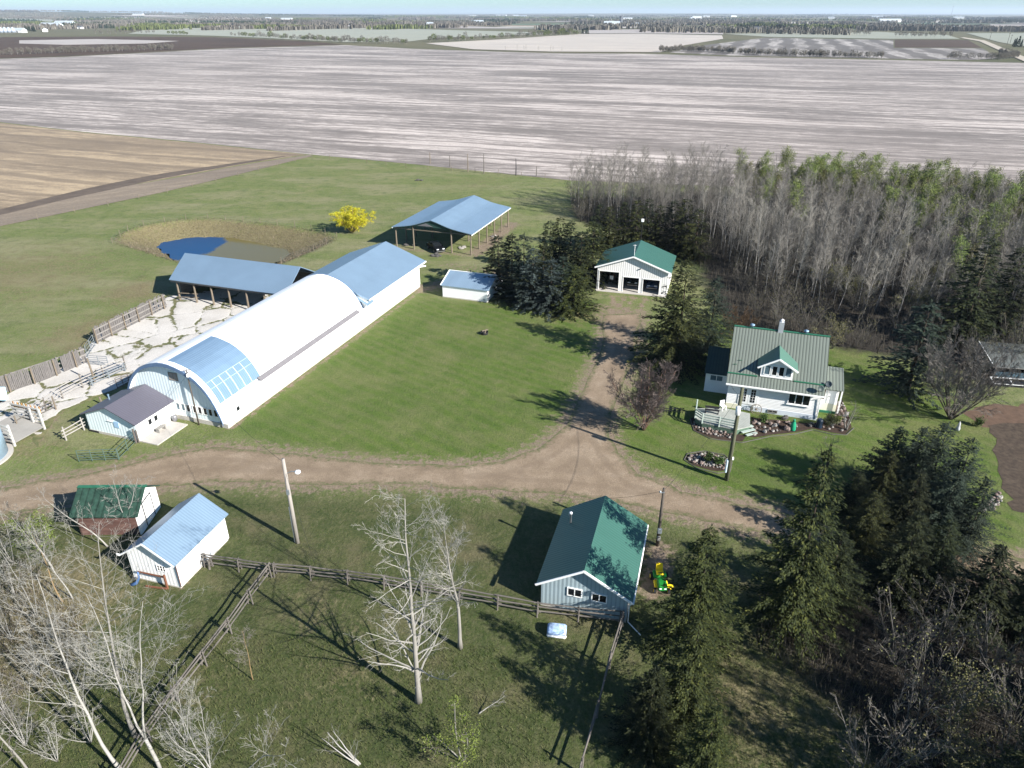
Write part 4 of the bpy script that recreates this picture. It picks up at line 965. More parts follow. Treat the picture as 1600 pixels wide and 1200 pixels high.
# ------------------------------------------------------------------ poles and wires
polem = mat("pole_wood_grey", (.34, .31, .28), .9, var=.2, scale=2, stretch=(3, 3, .4))
poleg = mat("pole_wood_green", (.115, .12, .075), .9, var=.2, scale=2, stretch=(3, 3, .4))
poled = mat("pole_wood_dark", (.10, .085, .07), .9, var=.2, scale=2, stretch=(3, 3, .4))
wirem = mat("overhead_wire", (.03, .03, .03), .6)
def pole(label, b, top, m, r=.14, name="utility_pole", lean=(0, 0)):
    t = thing(name, label, "utility pole", G(*b)); h = hgt(b[0], b[1], top); MB().tube([(0, 0, 0), (lean[0] * h / 2, lean[1] * h / 2, h / 2), (lean[0] * h, lean[1] * h, h)], [r * 1.15, r, r * .8], 9).build("pole", m, t, True); return t, h
p1, h1 = pole("grey wooden utility pole with yard light south of driveway", (465, 848), 717, polem, .15)
mb = MB(); mb.tube([(0, 0, h1 - 1.3), (.5, -.1, h1 - 1.0), (.85, -.15, h1 - 1.0)], .03, 6); mb.build("lamp_arm", gal_p, p1)
MB().lathe([(.05, .16), (.2, .1), (.22, 0), (.1, -.12), (.02, -.14)], (.95, -.16, h1 - 1.05), 12).build("lamp", mat("lamp_white", (.85, .85, .85), .3), p1, True)
mb = MB(); mb.box(-.1, -.24, h1 - 3.0, .1, -.12, h1 - 2.6); mb.tube([(-.16, -.05, .1), (-.16, -.05, 3.4)], .05, 6); mb.build("conduit", gal_p, p1)
p2, h2 = pole("green tinted utility pole with white meter box in front of farmhouse", (1135, 750), 606, poleg, .17, lean=(.008, 0))
MB().lathe([(.10, 0), (.2, .04), (.2, .75), (.1, .82)], (-.12, -.32, h2 * .74), 12).build("transformer", trimw, p2, True)
MB().box(-.26, -.2, .9, -.17, .1, 2.1).build("meter_panel", mat("pale_blue_panel", (.55, .68, .78), .5), p2); MB().box(.12, -.22, 2.2, .26, -.1, 2.45).build("meter", trimw, p2)
p3, h3 = pole("dark utility pole with power meter beside green roofed workshop", (1027, 852), 763, poled, .12)
MB().rbox(-.16, -.28, 1.3, .16, -.1, 1.75, .03).build("meter_box", gal_p, p3); MB().rbox(-.12, -.25, .6, .12, -.1, 1.0, .03).build("switch_box", greybd, p3)
mb = MB(); mb.bar((-.3, -.15, h3 - .3), (.05, -.15, h3 - .25), .05); mb.lathe([(.05, 0), (.09, .1), (.03, .2)], (-.28, -.15, h3 - .3), 8); mb.build("insulator", gal_p, p3)
p4, h4 = pole("thin service pole with crossed tip against front of arched barn", (311, 664), 577, poled, .07, "service_pole")
mb = MB(); mb.bar((-.35, 0, h4 - .15), (.35, .1, h4 - .05), .05); mb.bar((0, -.2, h4 - .4), (.1, .2, h4 - .3), .05); mb.build("crossarm", poled, p4); MB().box(-.02, -.2, h4 - .75, .22, -.06, h4 - .4).build("junction_box", trimw, p4)
def cable(a, b, sag, r=.012, n=14):
    a = Vector(a); b = Vector(b); pts = [a.lerp(b, i / n) - Vector((0, 0, sag * 4 * (i / n) * (1 - i / n))) - a for i in range(n + 1)]
    o = MB().tube(pts, r, 4).build("overhead_cable", wirem); o.location = a; return o
P1, P2, P3, P4 = G(465, 848), G(1135, 750), G(1027, 852), G(311, 664)
Z = lambda p, z: p + Vector((0, 0, z))
tag(cable(Z(P1, h1 - .3), Z(P4, h4 - .2), .6), "overhead cable from yard light pole to arched barn pole", "cable")
tag(cable(Z(P1, h1 - 1.0), G(495, 893), 0, .01), "guy wire from yard light pole down to the rail fence", "cable")
tag(cable(Z(P3, h3 - .2), at(WO, -16, 2.9, 7.8, 4.0), .15, .01), "overhead cable from workshop pole to workshop ridge", "cable")
tag(cable(Z(P3, h3 - .2), Z(P2, h2 - .5), .5, .012), "overhead cable from workshop pole to farmhouse pole", "cable")
tag(cable(Z(P4, h4 - .5), at(BO, -19, -6.3, -.02, 2.6), .1, .01), "cable from service pole to milk house roof", "cable")
tag(cable(Z(P2, h2 - .6), at(KO, -18, 0.2, -.5, 2.9), .25, .012), "overhead cable from farmhouse pole to farmhouse eave", "cable")

# ------------------------------------------------------------------ deck, garden, things by the house
dk = thing("deck", "weathered grey green timber deck with rails and steps before farmhouse", "deck", G(1128, 655))
O = G(1128, 655); DZ = .62
fl_px = [(1131, 637), (1172, 646), (1172, 666), (1150, 671), (1097, 660), (1086, 652), (1088, 638)]
fl_ = [G(u, v, DZ) - O for u, v in fl_px]
deckm = mat("weathered_deck", (.40, .42, .38), .85, var=.2, scale=1.2, ribs='x', period=.14, ribdark=.7)
MB().ext(fl_[::-1], (0, 0, -.1)).build("floor", deckm, dk)
grn = mat("pale_green_rail", (.42, .50, .45), .7, var=.12)
mb = MB()
for a, b in zip(fl_[2:6], fl_[3:7]): mb.ext([a * .985 - Vector((0, 0, .1)), b * .985 - Vector((0, 0, .1)), Vector((b.x * .985, b.y * .985, 0)), Vector((a.x * .985, a.y * .985, 0))], (b - a).cross(Vector((0, 0, 1))).normalized() * -.04)
mb.build("skirt", mat("green_lattice", (.10, .17, .12), .8, var=.3, scale=6), dk)
rl = [fl_[3], fl_[4], fl_[5], fl_[6]]
for a, b in zip(rl[:-1], rl[1:]):
    for z in (.35, .62, .9): MB().bar(a + Vector((0, 0, z)), b + Vector((0, 0, z)), .05, .14).build("rail", grn, dk)
for p in rl + [rl[0].lerp(rl[1], .5)]: MB().box(p.x - .06, p.y - .06, p.z - .1, p.x + .06, p.y + .06, p.z + 1.0).build("rail_post", grn, dk)
for i in range(3):
    a, b = G(1152 + i * 7, 671 + i * 4.5, .45 - i * .15) - O, G(1176 + i * 3, 665 + i * 5.5, .45 - i * .15) - O
    MB().bar(a, b, .32, .06).build("step", grn, dk)
tb = thing("patio_bench", "low dark bench standing on the deck", "bench", G(1112, 646, DZ), -14)
MB().box(-.7, -.15, .36, .7, .15, .42).build("seat", dkmetal, tb)
for x in (-.6, .6): MB().box(x - .04, -.13, 0, x + .04, .13, .36).build("leg", dkmetal, tb)
MB().box(-.7, .13, .5, .7, .17, .75).build("backrest", dkmetal, tb)
pc = thing("deck_chair", "white chair beside farmhouse corner on the deck", "chair", G(1129, 640, DZ), 20)
MB().box(-.25, -.25, .4, .25, .25, .45).build("seat", trimw, pc); MB().box(-.25, .2, .45, .25, .26, .95).build("backrest", trimw, pc)
for x in (-.22, .22):
    for y in (-.22, .22): MB().box(x - .03, y - .03, 0, x + .03, y + .03, .4).build("leg", trimw, pc)
pb = MB().lathe([(.22, 0), (.3, .12), (.28, .5), (.3, .55)], (0, 0, 0), 14).build("planter", mat("pale_planter", (.55, .60, .55), .7), None, True); pb.location = G(1175, 640, .02); tag(pb, "pale green barrel planter beside french doors", "planter")
# stone beds
sm = [mat("pale_stone", (.34, .32, .295), .9, var=.2, scale=3), mat("pink_stone", (.26, .20, .175), .9, var=.25, scale=3), mat("dark_stone", (.10, .095, .09), .9, var=.25, scale=3)]
def stone_mesh(seed, m):
    r = random.Random(seed); mb = MB(); rings = 5; n = 8; k = [r.uniform(.75, 1.15) for _ in range(60)]
    prof = [(math.sin(math.pi * i / rings), -math.cos(math.pi * i / rings)) for i in range(rings + 1)]
    for i, (rad, z) in enumerate(prof):
        for j in range(n):
            a = 2 * math.pi * j / n + i * .3; q = k[(i * n + j) % 60]; mb.v.append((max(rad, .06) * math.cos(a) * q, max(rad, .06) * math.sin(a) * q * .8, (z * .6 + .45) * q))
    for i in range(rings):
        for j in range(n): mb.f.append((i * n + j, i * n + (j + 1) % n, (i + 1) * n + (j + 1) % n, (i + 1) * n + j)); mb.m.append(0)
    mb.f += [tuple(range(n - 1, -1, -1)), tuple(rings * n + j for j in range(n))]; mb.m += [0, 0]
    return mb.mesh("stone", m)
SM = [stone_mesh(i, sm[(0, 0, 1, 2, 1, 0)[i % 6]]) for i in range(12)]
def stones(px, n, lo, hi, label, group, seed, border=0.):
    r = random.Random(seed); poly = PX(px); lo_, hi_ = poly.min(0), poly.max(0); done = []; k = 0
    while len(done) < n and k < 6000:
        k += 1; p = np.array([[r.uniform(lo_[0], hi_[0]), r.uniform(lo_[1], hi_[1])]]); d = sdf(p, poly)[0]
        if d < 0 or (border and d > border): continue
        s_ = r.uniform(lo, hi)
        if any(np.hypot(*(p[0] - q)) < (s_ + sq) * .8 for q, sq in done): continue
        done.append((p[0], s_)); o = new("stone", SM[r.randrange(12)]); o.location = (p[0][0], p[0][1], .03); o.scale = (s_, s_, s_ * r.uniform(.8, 1.2)); o.rotation_euler = (0, 0, r.uniform(0, 6.3)); tag(o, label, "stone", group)
BED1 = [(1070, 718), (1075, 710), (1100, 706), (1130, 712), (1142, 722), (1140, 735), (1122, 738), (1090, 730)]
BED2 = [(1078, 655), (1086, 650), (1092, 662), (1130, 672), (1148, 678), (1180, 684), (1205, 680), (1240, 676), (1270, 670), (1300, 676), (1320, 678), (1332, 668), (1326, 650), (1316, 625), (1308, 632), (1305, 655), (1270, 662), (1200, 655), (1175, 652), (1175, 668), (1160, 690), (1110, 684), (1083, 672)]
mulch = mat("dark_mulch", (.055, .036, .026), .95, var=.4, scale=2.5, bump=8)
sheet("rock_garden", smooth_poly(PX(BED1), 1), .016, mulch, .8, .04); sheet("flower_bed", PX(BED2), .016, mulch, .8, .05)
stones([(1073, 719), (1080, 712), (1105, 709), (1130, 715), (1138, 723), (1130, 733), (1095, 728)], 95, .09, .24, "rounded garden stone in the oval rock bed by the utility pole", "stones in the oval rock bed", 1)
stones([(1082, 660), (1088, 660), (1128, 673), (1148, 680), (1146, 686), (1110, 681), (1087, 671)], 60, .08, .2, "rounded garden stone in the bed skirting the deck", "stones round the deck", 2)
stones([(1172, 656), (1200, 658), (1300, 664), (1330, 664), (1318, 675), (1270, 668), (1240, 673), (1175, 682)], 48, .09, .26, "garden stone in the flower bed below farmhouse windows", "stones in the front flower bed", 3)
stones([(1303, 655), (1306, 632), (1314, 625), (1326, 650), (1328, 662)], 40, .08, .2, "small stone in the bed beside farmhouse porch", "stones by the porch", 4)
stones([(1540, 790), (1560, 770), (1564, 785), (1552, 798), (1530, 800)], 26, .12, .28, "pale stone in the heap beside the dark garden plot", "stones by the garden plot", 5)
for u, v, s_, lab, m_ in ((1230, 672, .36, "large pale pink boulder in front flower bed", 1), (1178, 662, .3, "round pinkish boulder beside deck steps", 1), (1226, 655, .38, "flat grey boulder under farmhouse window", 2)):
    o = new("boulder", stone_mesh(int(u), sm[m_])); o.location = G(u, v); o.scale = (s_, s_, s_ * 1.1); tag(o, lab, "boulder")
edg = mat("grey_edging", (.11, .105, .095), .9)
def edging(label, px):
    pts = [G(*p) for p in px]; o = pts[0]; e = MB().tube([p - o + Vector((0, 0, .03)) for p in pts], .05, 5).build("lawn_edging", edg); e.location = o; tag(e, label, "edging")
edging("curved grey edging between lawn and front flower bed", [(1078, 654), (1084, 673), (1110, 686), (1160, 692), (1205, 682), (1240, 679), (1270, 672), (1300, 679), (1322, 680), (1334, 669)])
edging("grey edging round the oval rock bed", [(1069, 719), (1074, 709), (1100, 705), (1131, 711), (1144, 722), (1141, 737), (1121, 740), (1089, 732), (1069, 719)])
ww_ = thing("wagon_wheel", "old wagon wheel leaning on farmhouse wall", "wheel", at(KO, -18, 3.0, -.35, .45), -18)
M_ = Matrix.Rotation(R(78), 4, 'X')
mb = MB(); mb.tube([tuple(M_ @ Vector((.52 * math.cos(a), .52 * math.sin(a), 0))) for a in np.linspace(0, 2 * math.pi, 25)], .035, 6); mb.build("rim", postw, ww_)
mb = MB()
for i in range(10): a = i * math.pi / 5; mb.tube([(0, 0, 0), tuple(M_ @ Vector((.5 * math.cos(a), .5 * math.sin(a), 0)))], .018, 5)
mb.build("spokes", postw, ww_); MB().lathe([(.08, -.08), (.1, 0), (.08, .08)], (0, 0, 0), 10).build("hub", postw, ww_)
gt_ = thing("green_sack", "bright green tied sack standing in front flower bed", "sack", G(1238, 672))
mb = MB(); mb.lathe([(.26, 0), (.3, .12), (.27, .5), (.2, .85), (.09, 1.05), (.14, 1.15), (.05, 1.2)], (0, 0, 0), 14); mb.build("cover", mat("bright_green_plastic", (.02, .30, .16), .4), gt_, True); MB().lathe([(.11, 1.0), (.11, 1.07)], (0, 0, 0), 10).build("tie", dkmetal, gt_)
rb = MB().lathe([(.27, 0), (.31, .1), (.29, .3), (.31, .5), (.29, .7), (.27, .95), (.2, .97)], (0, 0, 0), 16).build("rain_barrel", mat("dark_blue_plastic", (.02, .035, .06), .35), None, True); rb.location = G(1279, 668); tag(rb, "dark blue rain barrel at farmhouse corner downspout", "barrel")
hg = MB(); 
for i in range(8): hg.bar((-1.0 + i * .28, 0, 0), (-1.0 + i * .28, 0, .6), .04); 
hg.bar((-1.05, 0, .5), (1.05, 0, .5), .05); hg.bar((-1.05, 0, .25), (1.05, 0, .25), .05)
o = hg.build("folded_rack", dkmetal); o.location = G(1052, 645); tag(o, "dark low metal rack on lawn beside the red twigged tree", "rack")
fp = thing("fire_pit", "small dark fire pit ring in the middle of the lawn", "fire pit", G(757, 522))
MB().lathe([(.45, 0), (.5, .35), (.44, .35), (.40, .08)], (0, 0, 0), 16).build("ring", dkmetal, fp); mb = MB(); mb.bar((-.3, -.2, .5), (.45, .2, .55), .1); mb.bar((.1, -.5, .3), (.2, .3, .52), .1); mb.build("log", postw, fp)
mb = MB(); mb.box(-.6, -.2, .05, -.15, .2, .1); mb.build("grate", dkmetal, fp)
# trough near workshop
tr = thing("water_tank", "blue and white plastic tank lying on grass below workshop", "tank", G(870, 990), -8)
MB().rbox(-.62, -.42, .05, .62, .42, .62, .12).build("body", mat("blue_white_plastic", (.30, .42, .62), .4, var=.6, scale=3.5, stain=(.75, .78, .8), stainamt=.8), tr, True); MB().rbox(-.64, -.46, 0, .64, -.2, .3, .1).build("base", trimw, tr, True)
# scrap by white shed
sx = thing("timber_rack", "brown timber frame leaning by gable of white shed", "rack", G(262, 920), -14)
brn = mat("red_brown_timber", (.20, .085, .05), .8)
MB().box(-.06, -.06, 0, .06, .06, 1.25).build("upright", brn, sx); MB().bar((-2.3, .15, .95), (0, .05, 1.0), .08, .1).build("crossbar", brn, sx); MB().bar((-1.6, -.2, .08), (0, -.1, .1), .1, .1).build("base_beam", brn, sx)
bl = MB(); bl.tube([(0, 0, 0), (.35, .05, .15), (.6, .1, .6), (.62, .12, 1.1)], [.14, .12, .08, .05], 7); bl.tube([(.5, .1, .3), (.2, .3, .45)], .05, 5)
o = bl.build("plough_blade", mat("blue_painted_steel", (.10, .20, .42), .5, .3), None, True); o.location = G(206, 914); tag(o, "blue curved steel implement by white shed corner", "implement")
ly = rail_fence("small pile of loose rails at end of rail fence by white shed", [(316, 884), (330, 887)], 2, (.2, .5), railm, railm, ph=.9, name="rail_fence")
# rubble in the pole shed and by the field
for u, v, lab in ((640, 384, "dark rusty scrap heap inside pole shed"), (682, 400, "grey boulder pile in front of pole shed car"), (655, 282, "grey stone heap out in the far pasture"), (775, 370, "straw coloured rubble beside right posts of pole shed"), (722, 388, "pale log lying between right posts of pole shed")):
    t = thing("rubble_heap", lab, "heap", G(u, v))
    for i in range(7): o = new("lump", stone_mesh(i + int(u), sm[2] if 'dark' in lab or 'grey' in lab else sm[0]), t); o.location = (rw.uniform(-.8, .8), rw.uniform(-.6, .6), 0); o.scale = [rw.uniform(.2, .5)] * 2 + [rw.uniform(.2, .4)]
# greenhouse shed at right edge
gs = thing("greenhouse", "low weathered grey greenhouse with netted roof and white edge at right edge", "greenhouse", G(1551, 590), -10)
nett = mat("grey_netting", (.11, .12, .115), .7, var=.2, scale=2, ribs='x', period=.5, ribdark=.7)
MB().slab((-.2, .1, 1.3), (7.0, .1, 1.3), (7.0, 5.0, 2.2), (-.2, 5.0, 2.2), .08).build("roof", nett, gs)
for x in (0, 3.4, 6.8): MB().box(x - .05, -.05, 0, x + .05, .05, 1.25).build("post", greybd, gs); MB().box(x - .05, 4.9, 0, x + .05, 5.0, 2.1).build("post", greybd, gs)
mb = MB(); mb.bar((-.2, .0, 1.28), (7, .0, 1.28), .05, .06); mb.build("eave_trim", greybd, gs); mb = MB(); mb.bar((-.2, .3, 1.4), (-.2, 5, 2.24), .05, .05); mb.build("roof_trim", trimw, gs)
MB().box(0, 4.8, 0, 6.8, 4.88, 2.05).build("back_wall", nett, gs); MB().box(0.02, .02, .1, 6.8, .06, .75).build("front_panel", glass_b, gs)
cf = thing("cold_frame", "low white framed cold frame standing before the greenhouse", "cold frame", G(1552, 603), -10)
mb = MB(); mb.bar((0, 0, .3), (3.4, 0, .3), .05); mb.bar((0, 1.2, .5), (3.4, 1.2, .5), .08); mb.bar((0, 0, .3), (0, 1.2, .5), .08); mb.bar((3.4, 0, .3), (3.4, 1.2, .5), .08); mb.bar((1.9, 0, .3), (1.9, 1.2, .5), .06); mb.build("frame", trimw, cf)
MB().box(.0, .03, 0, 3.4, 1.17, .26).build("soil_box", dkmetal, cf)
gn = MB().lathe([(.18, 0), (.2, .2), (.12, .5), (.13, .65), (.04, .95)], (0, 0, 0), 10).build("garden_gnome", mat("grey_ornament", (.45, .46, .48), .7), None, True); gn.location = G(1496, 672); tag(gn, "grey garden ornament at edge of vegetable bed", "ornament"); gn.name = "garden_ornament"

# ------------------------------------------------------------------ vehicles
tyre = mat("black_tyre", (.02, .02, .02), .8); rimm = mat("steel_rim", (.45, .45, .46), .35, .8); lampm = mat("headlamp_glass", (.75, .78, .8), .15); blk = mat("black_trim", (.015, .015, .015), .4)
def car(label, loc, deg, paint, group=None, name="parked_car", hi=1.0):
    t = thing(name, label, "car", loc, deg, group)
    pr = [(-2.2, .35), (-2.22, .75), (-2.0, .92), (-1.55, .98), (-.95, 1.42 * hi), (.35, 1.46 * hi), (1.05, 1.0), (2.0, .88), (2.2, .70), (2.2, .35)]
    mb = MB(); W_ = .86; n = len(pr)
    for s in (-1, 1):
        for x, z in pr:
            k = 1 if z < 1.05 else .84; mb.v.append((x, s * W_ * k * (.94 if abs(x) > 2.0 else 1), z))
    for i in range(n): j = (i + 1) % n; mb.f.append((i, j, n + j, n + i)); mb.m.append(0)
    mb.f += [tuple(range(n - 1, -1, -1)), tuple(range(n, 2 * n))]; mb.m += [0, 0]
    b = mb.build("body", paint, t)
    for s in (-1, 1):
        MB().ext([(-1.35, s * .80, 1.04), (.9, s * .80, 1.04), (.3, s * .735, 1.38 * hi), (-.9, s * .735, 1.36 * hi)], (0, s * .03, 0)).build("side_window", glass, t)
        for x in (-1.35, 1.35):
            w_ = MB().lathe([(.20, -.1), (.31, -.1), (.32, 0), (.31, .1), (.2, .1)], (0, 0, 0), 18); w_.v = [(x + a, s * .80 + c, .32 + b_) for a, b_, c in w_.v]; q = w_.build("wheel", tyre, t)
            r_ = MB().lathe([(.02, -.11), (.19, -.108), (.19, .108), (.02, .11)], (0, 0, 0), 14); r_.v = [(x + a, s * .805 + c, .32 + b_) for a, b_, c in r_.v]; r_.build("rim", rimm, q)
        MB().rbox(2.08, s * .52 - .2, .66, 2.215, s * .52 + .2, .82, .04).build("headlight", lampm, t)
    MB().ext([(.42, -.68, 1.42 * hi), (.42, .68, 1.42 * hi), (1.02, .76, 1.04), (1.02, -.76, 1.04)], (.03, 0, .03)).build("windscreen", glass, t)
    MB().rbox(2.12, -.5, .42, 2.24, .5, .6, .03).build("grille", blk, t); MB().box(2.19, -.75, .34, 2.26, .75, .42).build("bumper", rimm, t)
    return t
car("black car parked under the pole shed roof", G(681, 391), -62, mat("black_car_paint", (.012, .014, .018), .2, .2), None, hi=1.0)
car("blue silver car nose out in right bay of garage", at(GO, -16, 7.8, 3.6, .06), -105, mat("blue_car_paint", (.08, .13, .26), .25, .3))
car("dark green car nose out in middle bay of garage", at(GO, -16, 4.9, 4.2, .06), -105, mat("dark_green_car_paint", (.03, .05, .045), .25, .3))
fm = thing("farm_tractor", "dim old tractor facing out of tall left garage bay", "tractor", at(GO, -16, 1.75, 4.2, .06), -106)
MB().rbox(-.2, -.3, .7, 1.6, .3, 1.4, .06).build("hood", mat("dull_orange", (.22, .10, .05), .6), fm); MB().rbox(-1.2, -.5, .8, -.2, .5, 1.2, .05).build("rear_housing", greybd, fm)
for x, r_ in ((-.9, .75), (1.2, .42)):
    for s in (-1, 1):
        w_ = MB().lathe([(r_ * .5, -.15), (r_, -.15), (r_, .15), (r_ * .5, .15)], (0, 0, 0), 20); w_.v = [(x + a, s * .72 + c, r_ + b_) for a, b_, c in w_.v]; w_.build("wheel", tyre, fm)
MB().rbox(-.8, -.25, 1.3, -.35, .25, 1.4, .03).build("seat", blk, fm); MB().rbox(1.58, -.26, .75, 1.64, .26, 1.35, .02).build("grille", trimw, fm); MB().tube([(1.0, .1, 1.4), (1.0, .1, 2.1)], .04, 6).build("exhaust", dkmetal, fm)
# ride-on mower
mw = thing("ride_on_mower", "green and yellow ride-on mower parked beside workshop", "ride-on mower", G(1031, 914), -92)
jg = mat("mower_green", (.02, .24, .035), .35); jy = mat("mower_yellow", (.85, .62, .02), .4)
sc_ = 1.1
def S(*a): return [x * sc_ for x in a]
MB().rbox(*S(.12, -.28, .32), *S(.95, .28, .78), .08).build("hood", jg, mw); MB().rbox(*S(-.75, -.42, .42), *S(-.1, .42, .62), .06).build("fender", jg, mw)
MB().rbox(*S(-.62, -.24, .64), *S(-.18, .24, .72), .03).build("seat", jy, mw); MB().ext([S(-.72, -.23, .68), S(-.72, .23, .68), S(-.82, .2, 1.12), S(-.82, -.2, 1.12)], (.08, 0, 0)).build("seat_back", jy, mw)
MB().rbox(*S(-.2, -.42, .14), *S(.45, .46, .28), .05).build("mower_deck", jy, mw); MB().rbox(*S(.15, .42, .12), *S(.55, .78, .26), .04).build("discharge_chute", jy, mw)
for x, r_, wd in ((-.55, .26, .13), (.72, .18, .08)):
    for s in (-1, 1):
        w_ = MB().lathe([(r_ * .5, -wd), (r_, -wd * .9), (r_, wd * .9), (r_ * .5, wd)], (0, 0, 0), 16); w_.v = [((x + a) * sc_, (s * .44 + c) * sc_, (r_ + b_) * sc_) for a, b_, c in w_.v]; q = w_.build("wheel", tyre, mw)
        r2 = MB().lathe([(.02, -wd - .005), (r_ * .5, -wd - .004), (r_ * .5, wd + .004), (.02, wd + .005)], (0, 0, 0), 12); r2.v = [((x + a) * sc_, (s * .44 + c) * sc_, (r_ + b_) * sc_) for a, b_, c in r2.v]; r2.build("rim", jy, q)
mb = MB(); mb.tube([S(.12, 0, .7), S(-.05, 0, .98)], .03, 6); mb.tube([tuple(Vector(S(-.07, 0, 1.0)) + Vector((.08 * math.cos(a) * 1.2, .17 * math.sin(a) * 1.2, .1 * math.cos(a)))) for a in np.linspace(0, 6.283, 15)], .018, 5); mb.build("steering_wheel", blk, mw)
for s in (-1, 1): MB().rbox(*S(.93, s * .15 - .08, .5), *S(.97, s * .15 + .08, .6), .015).build("headlight", lampm, mw)
# ------------------------------------------------------------------ trees
def leafmat(name, cols, rough=.8, trans=0.12, scale=1.2):
    k = Nodes(name); g_ = k.n("NewGeometry"); oi = k.n("ObjectInfo")
    f = k.noise(k.obj(), scale, 4, .65); ri = g_.outputs["Random Per Island"]
    cols = [tuple(x * (.42 if 'spruce' in name else .85) for x in c_) for c_ in cols]
    c = k.ramp(k.math('ADD', k.math('MULTIPLY', f, .6), k.math('MULTIPLY', ri, .4)), [(.34, cols[0]), (.62, cols[1]), (.80, cols[2])])
    hsv = k.n("HueSaturation"); k.set(hsv.inputs["Color"], c); k.set(hsv.inputs["Value"], k.math('ADD', .78, k.math('MULTIPLY', oi.outputs["Random"], .44)))
    k.set(hsv.inputs["Hue"], k.math('ADD', .488, k.math('MULTIPLY', oi.outputs["Random"], .024)))
    k.b.inputs["Transmission Weight"].default_value = 0
    return k.out(hsv.outputs[0], rough)
sp_green = leafmat("spruce_needles", [(.024, .036, .007), (.066, .082, .015), (.21, .215, .045)])  # bright last tone on random sprays imitates sunlit tips over self-shaded needles
sp_olive = leafmat("brownish_spruce_needles", [(.022, .034, .012), (.055, .070, .022), (.10, .085, .032)])
sp_blue = leafmat("blue_spruce_needles", [(.036, .054, .044), (.078, .108, .098), (.135, .168, .158)])
sp_grey = leafmat("grey_green_spruce_needles", [(.024, .042, .026), (.052, .08, .05), (.10, .13, .085)])
sp_dark = leafmat("dark_spruce_needles", [(.014, .024, .006), (.038, .052, .012), (.11, .12, .028)])
bark_s = mat("spruce_bark", (.05, .038, .028), .95, var=.3, scale=3)
def spruce_meshes(seed, h, rad, whorls, per, st, m, sprl=.42, droop=.35, gap=.12, dens=3):
    r = np.random.default_rng(seed); Q = []
    for w_ in range(whorls):
        t = (w_ + r.uniform(-.3, .3)) / whorls; t = min(max(t, 0), .985); z0 = h * (.035 + .955 * t)
        n = max(3, int(per * (1 - .45 * t)))
        L0 = rad * (1 - t) ** .82 * (1 + .10 * math.sin(w_ * 1.7)) + .12
        for b in range(n):
            if r.random() < gap: continue
            az = 2 * math.pi * (b + r.uniform(-.4, .4)) / n + w_ * .9; L = L0 * r.uniform(.55, 1.18)
            if r.random() < .08: L *= 1.22
            k = max(2, int(L / st)); up0 = .45 * t + .02; ca, sa = math.cos(az), math.sin(az)
            for i in range(1, k + 1):
                s_ = i / k; rr_ = L * s_; z = z0 + rr_ * up0 - droop * rr_ * s_ * (1 - t * .5) + .16 * L * max(0, s_ - .7)
                if s_ < .3 and r.random() < .3: continue
                for _ in range(dens):
                    side = r.uniform(-1, 1) * (.95 - s_ * .55); aa = az + side * .95
                    ln = sprl * r.uniform(.6, 1.25) * (1.1 - .35 * s_); wd = ln * r.uniform(.15, .27)
                    c0 = np.array([rr_ * ca, rr_ * sa, z]) + r.normal(0, .075, 3) + np.array([-sa, ca, 0]) * side * .20 * (1.1 - s_ * .6)
                    dirv = np.array([math.cos(aa), math.sin(aa), r.uniform(-.75, .2)]); dirv /= np.linalg.norm(dirv)
                    sd_ = np.cross(dirv, [r.uniform(-.5, .5), r.uniform(-.5, .5), 1.]); sd_ /= np.linalg.norm(sd_)
                    Q.append((c0 - sd_ * wd * .5, c0 + dirv * ln * .6 - sd_ * wd * .7 + [0, 0, -.03], c0 + dirv * ln, c0 + dirv * ln * .45 + sd_ * wd))
    # leader
    for i in range(16):
        a = r.uniform(0, 6.28); z = h * (1 - .05 * i / 16); c0 = np.array([0, 0, z]); d_ = np.array([math.cos(a) * .5, math.sin(a) * .5, .8]); s2 = np.cross(d_, [0, 0, 1.]); Q.append((c0, c0 + d_ * .12 + s2 * .05, c0 + d_ * .28, c0 + d_ * .12 - s2 * .05))
    return quads_mesh("crown", np.array(Q), m)
def spruce(seed, h, rad, whorls, per, st, m, **kw):
    t = thing("spruce", "spruce", "spruce tree")
    MB().tube([(0, 0, 0), (0, 0, h * .5), (0, 0, h * .93)], [.016 * h, .006 * h, .006], 8).build("trunk", bark_s, t, True)
    new("crown", spruce_meshes(seed, h, rad, whorls, per, st, m, **kw), t); return t
def with_mat(src, m):
    "the same tree in another needle colour"
    t = copy_tree(src)
    for c in t.children:
        if c.name.startswith("crown"): c.data = c.data.copy(); c.data.materials.clear(); c.data.materials.append(m)
    return t
H0 = 12.0
sA = spruce(1, H0, 2.9, 27, 8, .34, sp_green, dens=8)
sB = spruce(2, H0, 2.5, 26, 8, .34, sp_grey, dens=8, droop=.28)
sC = spruce(3, H0, 2.2, 26, 8, .34, sp_green, dens=8, droop=.22, gap=.16)
sF = spruce(4, H0, 3.2, 34, 10, .24, sp_green, dens=10, sprl=.27, gap=.12)
sG = spruce(6, H0, 3.2, 32, 9, .26, sp_grey, dens=9, sprl=.29, droop=.3)
KIND = {'green': sA, 'grey': sB, 'slim': sC, 'fore': sF, 'foregrey': sG}
KIND['olive'] = with_mat(sC, sp_olive); KIND['blue'] = with_mat(sB, sp_blue); KIND['dark'] = with_mat(sA, sp_dark); KIND['foredark'] = with_mat(sF, sp_dark); KIND['palegreen'] = with_mat(sB, sp_green)
used = set()
GR1 = "spruces in the clump between small shed and garage"; GR2 = "spruces in the row behind garage"; GR3 = "spruces in the foreground right clump"
